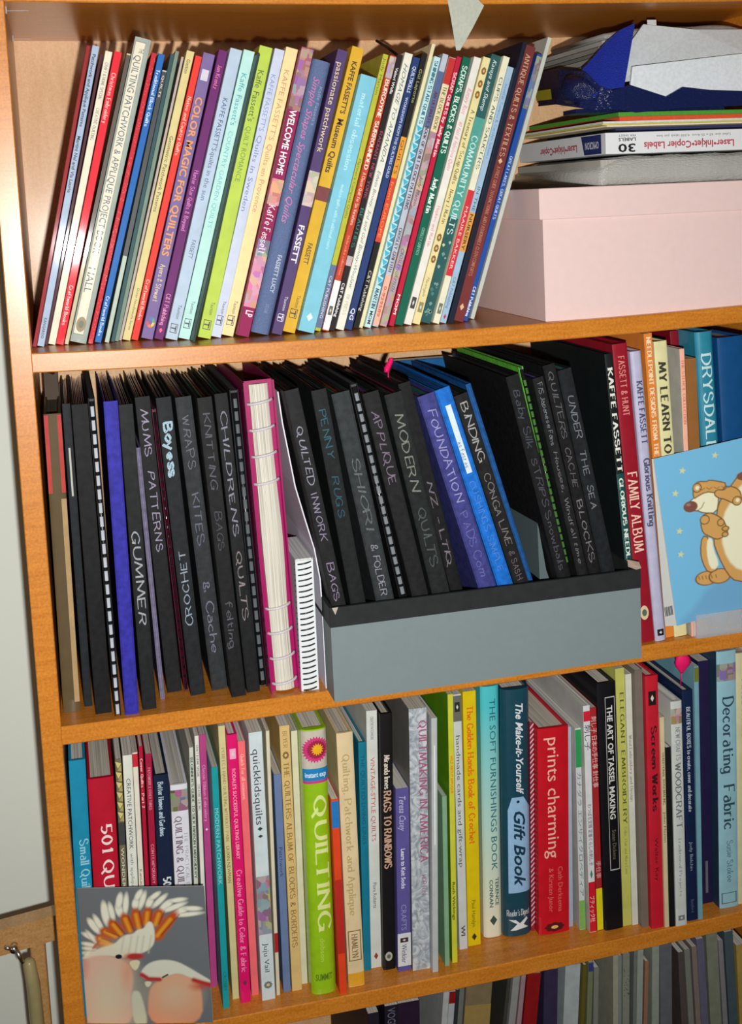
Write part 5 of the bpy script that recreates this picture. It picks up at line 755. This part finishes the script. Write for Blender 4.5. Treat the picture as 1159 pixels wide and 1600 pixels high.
def bears(X, Y, px):
    P = Paint(X, Y, '78bfe6', px); P.round = 1; T, CR_, LN = 'd8a660', 'f4f2d0', '7a5a30'
    P.poly([(430, 1500), (560, 1380), (640, 1245), (884, 1180), (1400, 1000), (1400, 1700), (430, 1700)], '72aed6', 10)
    for x, y in ((460, 440), (675, 355), (415, 590), (445, 850), (455, 1010), (1180, 420), (1250, 700)):
        pts = []
        for i in range(10): r = 24 if i % 2 == 0 else 10; a = math.pi * i / 5 - 1.4; pts.append((x + r * math.cos(a), y + r * math.sin(a)))
        P.round = 0; P.poly(pts, 'dcdc98', 1); P.round = 1
    P.ell(905, 338, 45, 45, 'f0cc48')
    P.ell(630, 1195, 74, 48, T, 1, LN); P.ell(718, 1190, 72, 50, T, 1, LN); P.ell(900, 1205, 70, 44, T, 1, LN)
    P.poly([(595, 900), (640, 910), (660, 1050), (712, 1140), (640, 1165), (598, 1080), (584, 1000)], T, 1, LN); P.poly([(632, 915), (665, 925), (672, 1000), (712, 1100), (692, 1142), (650, 1130), (625, 1010)], CR_, 2)
    P.poly([(500, 662), (560, 615), (620, 595), (690, 600), (705, 655), (692, 752), (600, 742), (560, 720), (500, 722)], CR_, 1, LN)
    P.poly([(530, 600), (535, 545), (570, 522), (620, 530), (640, 520), (700, 535), (760, 555), (720, 610), (680, 612), (620, 598), (560, 625), (540, 640)], T, 1, LN); P.ell(558, 566, 28, 30, T, 1, LN); P.ell(560, 566, 13, 14, CR_)
    P.poly([(690, 780), (700, 700), (730, 640), (780, 580), (840, 500), (1000, 450), (1180, 560), (1240, 800), (1220, 1250), (1000, 1262), (830, 1245), (770, 1185), (705, 1050), (668, 940)], T, 1, LN)
    P.poly([(735, 770), (790, 680), (860, 560), (1000, 500), (1130, 620), (1180, 820), (1150, 1150), (1000, 1190), (850, 1172), (765, 1080), (722, 930)], CR_, 4)
    P.poly([(670, 620), (690, 590), (740, 600), (760, 575), (800, 582), (830, 600), (852, 625), (862, 690), (832, 712), (790, 690), (745, 662), (700, 650)], T, 1, LN); P.ell(828, 682, 30, 30, T, 1, LN); P.ell(832, 678, 13, 14, CR_)
    P.ell(880, 515, 52, 28, '825048', 1, LN); P.ell(516, 690, 43, 35, '825048', 1, LN); P.ell(502, 676, 12, 8, 'b08880', 3)
    P.stroke([(560, 722), (590, 705), (606, 670)], 5, LN); P.stroke([(865, 598), (885, 600)], 6, LN)
    for x in (590, 640, 690, 740, 770): P.stroke([(x - 18, 572), (x, 584), (x + 18, 572)], 4, LN)
    P.poly([(585, 820), (590, 762), (640, 742), (690, 765), (735, 800), (762, 860), (768, 895), (735, 925), (690, 935), (640, 905), (600, 880)], T, 1, LN); P.ell(720, 820, 22, 24, T, 1, LN); P.ell(752, 865, 22, 16, T, 1, LN); P.ell(750, 905, 20, 16, T, 1, LN); P.ell(612, 790, 30, 30, T, 1, LN)
    for x in (575, 598, 622, 660, 690): P.stroke([(x, 1178), (x + 6, 1200)], 5, LN)
    return P
B0 = at(1057, 978, -.05); T0 = at(1021, 717, -.05); tilt = math.atan2(B0[0] - T0[0], T0[1] - B0[1])
r = card('greeting_card', 'pale blue greeting card with two hugging cartoon bears and little stars', 16.2, math.hypot(B0[0] - T0[0], T0[1] - B0[1]), 210, 240, (271, 342), (271 + 920, 342 - 139), (271 + 160, 342 + 1160), bears, W(B0[0], -.05, B0[1]), (0, -tilt, 0))
mb = MB(); H_ = math.hypot(B0[0] - T0[0], T0[1] - B0[1]); mb.loft([[(0, .1, 0), (-1.15, .35, .15), (-1.15, .4, .15), (0, .15, 0)], [(0, .1, H_), (-.12, .2, H_ - .05), (-.12, .25, H_ - .05), (0, .15, H_)]], mat('c9cbc6', 'card')); mb.build('card_back', r)
for i in range(7):
    mb = MB(); mb.box(-1.08 + i * .14, -1.02 + i * .14 + .03 * (i % 2), .05, .09, 1.3, 2.3, mat('44464a', 'ink')); mb.build('barcode_bar', r)
CL = mat_clear('acrylic', (.9, .92, .95), .25, .06)
mb = MB(); mb.box(-3, 3, -.35, -.2, 0, 2.6, CL); mb.box(-3, 3, -.35, .45, 0, .12, CL); mb.box(-3, 3, .3, .42, 0, 2.6, CL)
tag(mb.build('card_stand', None, W(68.2, -.03, zsh(2, 68))), 'small clear acrylic stand under the blue bears card', 'stand')

# ---------------------------------------------------------------- pink storage box and the pile on it
PK = mat('e9cdc8', 'card'); zb = zsh(1, 63)
zb = zsh(1, 49.6) + .02
root = tag(empty('storage_box', W(63.72, .9, zb)), 'large pale pink cardboard box with a lid at the right of the top shelf', 'box')
mb = MB(); mb.bbox(-14, 14, 0, 25.5, 0, 12.9, PK, .06); mb.build('box_body', root)
mb = MB(); mb.bbox(-14.45, 14.45, -.4, 25.9, 10.25, 13.35, PK, .07); mb.build('lid', root)
zt = zb + 13.36                                            # top of the lid
PW, PY = 19.5, 1.6
def wavy_slab(x0, x1, y0, y1, z0, z1, m, amp, seed, n=16, z1r=None):
    """soft-edged lumpy slab: rings across x"""
    rnd = random.Random(seed); ph = [rnd.uniform(0, 6.3) for _ in range(6)]; rings = []
    for i in range(n + 1):
        k = i / n; x = x0 + (x1 - x0) * k; e = min(1, 6 * min(k, 1 - k) + .25); t = z1 + ((z1r - z1) * k if z1r is not None else 0)
        w = lambda j: amp * math.sin(ph[j] + x * (.5 + .23 * j))
        a, b = y0 + w(0) * .6, y1 + w(1) * .5; lo, hi = z0, z0 + (t - z0) * (1 if e >= 1 else .45 + .55 * e)
        rings.append([(x, a + .25, lo), (x, a + w(2) * .4, lo + (hi - lo) * .35), (x, a + .1 + w(3) * .5, lo + (hi - lo) * .75), (x, a + .6, hi + w(4) * .4), (x, (a + b) / 2, hi + w(5) * .5), (x, b - .5, hi + w(2) * .4), (x, b, lo + (hi - lo) * .5), (x, b - .2, lo)])
    mb = MB(); mb.loft(rings, m, smooth=True); return mb
X0 = at(936, 260, PY)[0]
# plastic-wrapped pad
root = tag(empty('wrapped_pad', W(0, 0, zt)), 'thick pad wrapped in crumpled clear grey plastic lying on the pink box lid', 'pad')
mb = MB(); mb.box(X0 + .3, X0 + PW, PY + .4, 26.6, .15, 2.6, mat_pages('b8b4aa')); mb.build('paper_pad', root)
wavy_slab(X0 - .1, X0 + PW + .3, PY, 27.0, 0, 2.9, mat_clear('wrinkled_plastic', (.62, .62, .58), .62, .15), .16, 3, 22).build('plastic_wrap', root)
# label box
LB = mat('e2e4e6', 'card'); zl = zt + 3.15
root = tag(empty('label_box', W(0, 0, zl)), 'flat white box of copier labels lying upside down above the wrapped pad', 'box')
XL = at(946, 220, PY)[0]; HL = 2.15
mb = MB(); mb.bbox(XL, XL + PW - .6, PY, 27.2, 0, HL, LB, .04); mb.build('carton', root)
def flat_text(s, st, cx, cz, L, cap, col, flip=True, side=None, y=PY - .02):
    V, F, _ = glyphs(s, st); vs = []
    for a, u, _l in V:
        p, q = (a - .5) * L, (u - .5) * cap
        if flip: p, q = -p, -q
        vs.append((cx + p, y, cz + q) if side is None else (side, cx - p, cz + q))
    mb = MB(); mb.add(vs, F, mat(col, 'ink')); return mb
flat_text('Laser•Inkjet•Copier Labels', 'b', XL + 9.3, .72, 10.2, .72, 'b8384a').build('printed_lettering', root)
flat_text('PER SHEET', 'n', XL + 2.35, 1.82, 1.9, .22, '404448').build('printed_lettering', root)
flat_text('LABELS', 'b', XL + 2.35, 1.42, 1.9, .34, '303438').build('printed_lettering', root)
flat_text('30', 'b', XL + 2.3, .55, 1.9, .85, '181a1c').build('printed_lettering', root)
flat_text('Label size: 63 x 25.4mm  4,500 labels per box', 'n', XL + 9.8, 1.65, 8.4, .24, '505458').build('printed_lettering', root)
mb = MB(); mb.add([(XL - .02, PY + 1.1, .1), (XL - .02, PY + 5.6, .1), (XL - .02, PY + 6.4, HL - .1), (XL - .02, PY + 1.1, HL - .1)], [(0, 1, 2, 3)], mat('1c2c6c', 'ink')); mb.build('printed_panel', root)
flat_text('OMICRON', 'b', PY + 3.5, 1.0, 3.6, .75, 'd8dce8', True, XL - .04).build('printed_lettering', root)
flat_text('Laser•Inkjet•Copier', 'b', PY + 13, .85, 11, .8, 'b8384a', True, XL - .04).build('printed_lettering', root)
# coloured card sheets
zc = zl + HL + .03
specs = [('navy', '28305c', .55, 2.6, 'navy blue card folder lying directly on the label box', -0.02, 3.2), ('cream', 'e8dcc0', .16, 0.2, 'cream sheet of card just above the navy card folder', .01, 0), ('yellow', 'd8c850', .12, -.3, 'yellow sheet of card between cream and orange ones', .0, 0), ('white', 'dadcd4', .22, -.2, 'pale grey-green wad of sheets under the orange card', .015, 0), ('orange', 'e0542a', .42, 1.6, 'bright orange sheets of card under the green ones', .035, 0), ('green', '4e9a30', .42, 1.5, 'bright green sheets of card on top of the orange ones', .03, 0)]
z = zc
for nm, c, th, dx, lab, rz, dy in specs:
    mb = MB(); n = 10; rings = []
    w = PW - 1.2 - max(dx, 0)
    for i in range(n + 1):
        k = i / n; x = w * k; e = .25 * math.sin(k * 5 + dx) * .0
        rings.append([(x, 0, 0 + e), (x, 0, th + e), (x, 24.0 - dy, th + e), (x, 24.0 - dy, 0 + e)])
    mb.loft(rings, mat(c, 'paper'))
    o = mb.build('card_sheet', None, W(XL + .1 + dx, PY + .3 + dy, z), (0, 0, rz)); tag(o, lab, 'paper', 'coloured card sheets on the pink box'); z += th + .02
# blue plastic bag with white envelopes
zb_ = z
def sheet(pts_fn, nu, nv, m, mb, th=0): 
    vs = [pts_fn(i / nu, j / nv) for j in range(nv + 1) for i in range(nu + 1)]
    fs = [(j * (nu + 1) + i, j * (nu + 1) + i + 1, (j + 1) * (nu + 1) + i + 1, (j + 1) * (nu + 1) + i) for j in range(nv) for i in range(nu)]
    mb.add(vs, fs, m, True)
BL = mat_clear('blue_plastic_film', lin('1c34a0'), 1, .2); DB = mat_clear('navy_plastic_film', lin('141e4c'), 1, .2)
root = tag(empty('plastic_bag', W(0, 0, 0)), 'open dark blue glossy plastic bag holding white envelopes, on the coloured card', 'bag')
ya = PY + .1
def P3(u, v, y): x, zz = at(u, v, y); return (x, y, zz)
def strip(lo, hi, m, mb, thick=.25, n=None):
    """a solid skirt between two photographed edge lines, each (u, v, y)"""
    A = [P3(*p) for p in lo]; B = [P3(*p) for p in hi]; rings = []
    for a, b in zip(A, B): rings.append([a, b, (b[0], b[1] + thick, b[2]), (a[0], a[1] + thick, a[2])])
    mb.loft(rings, m, smooth=False)
mb = MB()
strip([(842, 166, ya + 18), (870, 163, ya + 8), (905, 168, ya + 1.5), (930, 172, ya + .2), (955, 170, ya), (995, 176, ya), (1015, 174, ya), (1060, 169, ya), (1110, 167, ya), (1185, 164, ya)],
      [(846, 112, ya + 18), (876, 108, ya + 8), (914, 112, ya + 1.5), (938, 135, ya + .3), (958, 141, ya), (984, 133, ya), (1040, 151, ya), (1066, 136, ya), (1110, 141, ya), (1185, 143, ya)], DB, mb, .3)
mb.build('bag_front', root)
mb = MB()
strip([(926, 152, ya + .3), (938, 143, ya + .25), (946, 139, ya + .2), (957, 139, ya + .15), (975, 136, ya + .1)], [(910, 108, ya + 3), (925, 92, ya + 3), (945, 68, ya + 3.2), (968, 47, ya + 3.4), (992, 36, ya + 3.6)], BL, mb, .3)
mb.build('bag_collar', root)
mb = MB(); mb.tube([P3(935, 150, ya + .9), P3(915, 143, ya + 1.8), P3(890, 139, ya + 3.4)], [.7, 1.35, 1.5], DB, 14); mb.build('bag_bulge', root)
mb = MB(); zq = at(945, 160, ya)[1]
mb.box(at(915, 150, ya)[0] - .6, at(930, 150, ya)[0] + 15, ya + 1.2, ya + 4.7, zb_ + .05, zb_ + .5, DB); mb.build('bag_back', root)
mb = MB(); mb.add([P3(838, 158, ya + 16.9), P3(862, 155, ya + 9), P3(860, 139, ya + 9), P3(836, 143, ya + 16.9)], [(0, 1, 2, 3)], mat('c8b820', 'ink')); mb.build('printed_panel', root)
# envelopes inside
EN = mat('dfe6ea', 'paper')
def flat_sheet(name, label, pts, m, th=.12, cat='envelope', grp=None):
    mb = MB(); A = [P3(*p) for p in pts]; n = len(A)
    mb.add(A + [(x, y + th, z - .02) for x, y, z in A], [tuple(range(n)), tuple(range(n, 2 * n))[::-1]] + [(i, (i + 1) % n, n + (i + 1) % n, n + i) for i in range(n)], m)
    return tag(mb.build(name, None, W(0, 0, 0)), label, cat, grp)
flat_sheet('envelope', 'white envelope in front inside the blue plastic bag', [(984, 140, ya + .8), (988, 104, ya + 1.0), (1190, 80, ya + 1.2), (1190, 150, ya + .5), (1040, 158, ya + .5), (990, 150, ya + .6)], EN, .3, grp='envelopes in the blue bag')
flat_sheet('envelope', 'pale grey envelope with a sloping corner behind the front white one', [(948, 118, ya + 1.6), (1005, 38, ya + 4.0), (1085, 46, ya + 4.0), (1190, 46, ya + 4.0), (1190, 95, ya + 1.6), (975, 128, ya + 1.6), (962, 132, ya + 1.6)], mat('cfd8dc', 'paper'), .3, grp='envelopes in the blue bag')
flat_sheet('paper_tab', 'tiny white paper tab sticking up above the pale grey envelope', [(1011, 31, ya + 4.5), (1025, 31, ya + 4.5), (1026, 60, ya + 4.5), (1012, 60, ya + 4.5)], mat('c8ccd0', 'paper'), .05, 'paper')
# magazines stacked behind, page edges to the left
cols = ['8a8c8a', 'a8a8a2', '70706c', '9c9a94', 'b4b4ae']
for i, (v0, v1) in enumerate(((110, 101), (100, 90), (89, 82), (81, 72), (71, 62))):
    zz0 = at(900, v0, ya + 5)[1]; zz1 = at(900, v1, ya + 5)[1]; xl = at(922 + i * 6, 100, ya + 5)[0]
    mb = MB(); mb.bbox(xl, xl + 17 - i * .5, ya + 5.7, 24.5, zz0 + .02, zz1 - .02, mat_pages(cols[i]), .04); ob = mb.build('magazine', None, W(0, 0, 0), (0, 0, 0))
    tag(ob, ('lowest', 'second lowest', 'middle', 'second highest', 'topmost')[i] + ' grey magazine in the stack behind the blue bag', 'magazine', 'stack behind the blue bag')
zz0 = at(900, 61, ya + 5)[1]
root = tag(empty('plastic_sleeve', W(0, 0, 0)), 'crumpled clear grey plastic sleeve on the very top of the pile', 'plastic')
wavy_slab(at(945, 80, ya + 5)[0], at(945, 80, ya + 5)[0] + 16.5, ya + 5, 22, zz0 + .05, zz0 + .9, mat_clear('smoky_plastic', (.5, .5, .48), .7, .12), .1, 9, 20, zz0 + 1.5).build('folded_plastic', root)

# ---------------------------------------------------------------- grey open box
GX0, GX1, GY0, GY1 = 25.4, 57.6, -3.05, 22.3
GZ = max(zsh(2, GX0), zsh(2, GX1)) - .06
GR = mat('7d8a8c', 'card'); GI = mat('5a6668', 'card'); BKc = mat('262a2a', 'matt'); GH = 9.35
root = tag(empty('open_box', W(0, 0, GZ + .05)), 'long grey cardboard box with a black rim holding folders on the middle shelf', 'box')
for nm, (a, b, c, d) in (('front_wall', (GX0, GX1, GY0, GY0 + .25)), ('back_wall', (GX0, GX1, GY1 - .25, GY1)), ('end_wall', (GX0, GX0 + .25, GY0 + .25, GY1 - .25)), ('end_wall', (GX1 - .25, GX1, GY0 + .25, GY1 - .25))):
    mb = MB(); mb.box(a, b, c, d, 0, GH - .3, GR); mb.build(nm, root)
mb = MB(); mb.box(GX0 + .25, GX1 - .25, GY0 + .25, GY1 - .25, 0, .28, GI); mb.build('base', root)
mb = MB(); o_, i_ = .07, .33
for a, b, c, d in ((GX0 - o_, GX1 + o_, GY0 - o_, GY0 + i_), (GX0 - o_, GX1 + o_, GY1 - i_, GY1 + o_), (GX0 - o_, GX0 + i_, GY0 + i_, GY1 - i_), (GX1 - i_, GX1 + o_, GY0 + i_, GY1 - i_)): mb.bbox(a, b, c, d, GH - 1.95, GH, BKc, .03)
mb.build('black_rim', root)
mb = MB(); mb.add([(57.2, -3.1, GH), (57.75, -3.1, GH + .1), (57.9, -2.2, GH + .5), (56.9, -1.6, GH + .7), (56.6, -2.4, GH + .2)], [(0, 1, 2, 3, 4)], mat('c0a898', 'paper')); mb.build('torn_corner', root)
mb = MB(); mb.add([(25.6, -3.15, GH), (26.2, -3.15, GH + .02), (25.9, -3.15, GH - .7)], [(0, 1, 2)], mat('b8b0a0', 'paper')); mb.build('torn_corner', root)
# fallen flap of grey board beside the thin blue folder
A = [P3(839, 812, .4), P3(843, 905, .4), P3(858, 905, .4), P3(853, 890, .4)]; B_ = [(x + .1, y + 12, z) for x, y, z in A]
mb = MB(); mb.loft([A, B_], mat('5c6a6c', 'card')); tag(mb.build('board_divider', None, W(0, 0, 0)), 'loose grey board divider leaning in the gap inside the grey box', 'divider')
# blue wallet standing upright behind the box
zf = zsh(2, 48) + .03; xa, za = at(615, 566, 22); xb, _ = at(718, 560, 22)
mb = MB(); mb.bbox(0, xb - xa, 0, 1.6, 0, za - zf, mat('1a5c94', 'plastic'), .1)
tag(mb.build('document_wallet', None, W(xa, 23.0, zf)), 'broad blue document wallet standing upright behind the grey box of folders', 'folder')

# ---------------------------------------------------------------- loose sheets, tags
def ribbon(name, label, pts, w, th, m, cat='paper'):
    rings = []
    for u, v, y in pts:
        x, z = at(u, v, y); rings.append([(x - th / 2, y, z), (x + th / 2, y, z), (x + th / 2, y + w, z), (x - th / 2, y + w, z)])
    mb = MB(); mb.loft(rings, m, smooth=False); return tag(mb.build(name, None, W(0, 0, 0)), label, cat, 'loose papers left of the grey box')
ribbon('loose_papers', 'thin bent wad of white papers leaning left of the grey box', [(434, 612, .8), (441, 660, .8), (451, 710, .8), (461, 760, .8), (476, 810, .8), (491, 858, .8), (500, 905, .8), (504, 960, .8), (510, 1080, .8)], 20, .12, mat('e6e4ee', 'paper'))
mb = MB(); PKM = mat('f0186a', 'matt')
for i in range(5): 
    x, z = at(607 + (i - 2) * 1.6, 577 - 3.5 * i, 6); mb.tube([(x, 6, z - .3), (x + .05, 6, z + .25)], .3 - .02 * i, PKM, 8)
mb.tube([(at(607, 575, 6)[0], 6.2, at(607, 575, 6)[1]), (at(607, 640, 7)[0], 7, at(607, 640, 7)[1])], .06, PKM, 6)
tag(mb.build('bookmark_tag', None, W(0, 0, 0)), 'small hot pink marker sticking up behind the black folders', 'marker')
mb = MB(); rings = []
for i in range(9):
    k = i / 8; x, z = at(1067 + 2 * math.sin(k * 3), 1022 + 32 * k, 1.2); r = .85 * math.sin(math.pi * min(.97, .15 + k * .85)) + .05
    rings.append([(x + r * math.cos(q) * (1 + .15 * math.sin(5 * q + i)), 1.6 + r * .5 * math.sin(q), z) for q in [math.pi * j / 7 for j in range(14)]])
mb.loft(rings, PKM, smooth=True); xx, zz = at(1067, 1054, 1.2); mb.tube([(xx, 1.7, zz + .3), (xx + .1, 2.0, zz - 1.6)], .05, PKM, 6)
tag(mb.build('pompom_bookmark', None, W(0, 0, 0)), 'fluffy hot pink bookmark tassel above the navy boxes hardback', 'bookmark')
# paper hanging over the top board's edge
A = [at(u, v, -.35) for u, v in ((699, 0), (704, 28), (712, 79), (718, 79), (738, 44), (756, 9), (749, 0))]
pts = [(A[0][0], 2.2), (A[0][0], A[0][1])] + A[1:6] + [(A[6][0] - .1, A[6][1]), (A[6][0] - .6, 2.2)]
mb = MB(); n = len(pts); yy = lambda z: -.35 - .25 * max(0, -z) * .12
mb.add([(x, yy(z), z) for x, z in pts] + [(x, yy(z) + .05, z) for x, z in pts], [tuple(range(n)), tuple(range(n, 2 * n))[::-1]] + [(i, (i + 1) % n, n + (i + 1) % n, n + i) for i in range(n)], mat('b9bcae', 'paper'))
mb.box(A[0][0], A[6][0] - .6, -.35, 9, 1.85, 1.9, mat('b9bcae', 'paper'))
tag(mb.build('paper_sheet', None, W(0, 0, 0)), 'grey-white paper hanging down in a point over the edge of the top board', 'paper')
for (u0, v0, u1, v1, lab) in ((588, 62, 624, 90, 'thin black cord end poking up behind the books mid top shelf'),):
    mb = MB(); p, q = at(u0, v0, 20), at(u1, v1 + 6, 16); mb.tube([(p[0], 20, p[1] - .1), ((p[0] + q[0]) / 2, 18, (p[1] + q[1]) / 2 + .3), (q[0], 16, q[1] + .5)], .16, mat('26201c', 'plastic'), 7)
    tag(mb.build('black_cord', None, W(0, 0, 0)), lab, 'cord')

# ---------------------------------------------------------------- wooden easel frame at the lower left
EW = mat_wood('oiled_wood', 'c79a62', 'a87c46', (20, 3, 60), .4); yE = 12
root = tag(empty('wooden_easel', W(-6, yE, -170)), 'pale wooden easel frame with a wing nut standing left of the bookcase', 'easel')
def ez(u, v, y=yE): x, z = at(u, v, y); return (x + 6, y - yE, z + 170)
a, b, c, d = ez(-60, 1470), ez(87, 1430), ez(87, 1469), ez(-60, 1512)
mb = MB(); mb.loft([[a, (a[0], 2.2, a[2]), (d[0], 2.2, d[2]), d], [b, (b[0], 2.2, b[2]), (c[0], 2.2, c[2]), c]], EW); mb.build('crossbar', root)
p = ez(58, 1476); mb = MB(); mb.bbox(p[0] - .75, p[0] + .75, .3, 2.0, 0, p[2], EW, .12); mb.build('leg', root)
p2 = ez(-52, 1510); mb = MB(); mb.bbox(p2[0] - .75, p2[0] + .75, .3, 2.0, 0, p2[2], EW, .12); mb.build('leg', root)
q0, q1 = ez(45, 1505, yE - 1), ez(58, 1600, yE - 1)
mb = MB(); mb.tube([(q0[0], -.7, q0[2] + .3), (q0[0], -.7, q0[2]), (q0[0] + .25, -.7, q0[2] - 2.5), (q1[0], -.7, q1[2]), (q1[0] + .5, -.7, q1[2] - 12)], [.35, .62, .7, .72, .7], mat('a09468', 'plastic'), 12); mb.build('cloth_roll', root)
p = ez(22, 1477); MT = bpy.data.materials.new('steel'); MT.use_nodes = True; MT.node_tree.nodes['Principled BSDF'].inputs['Metallic'].default_value = 1; MT.node_tree.nodes['Principled BSDF'].inputs['Roughness'].default_value = .25; MT.node_tree.nodes['Principled BSDF'].inputs['Base Color'].default_value = (.6, .58, .55, 1)
mb = MB(); mb.tube([(p[0], -1.0, p[2]), (p[0], .1, p[2])], .38, MT, 12); mb.tube([(p[0] + .2, -.8, p[2]), (p[0] + .8, -1.1, p[2] - 1.5)], [.28, .22], MT, 8); mb.tube([(p[0] - .2, -.8, p[2] + .1), (p[0] - .8, -1.0, p[2] + .5)], [.25, .2], MT, 8); mb.build('wing_nut', root)
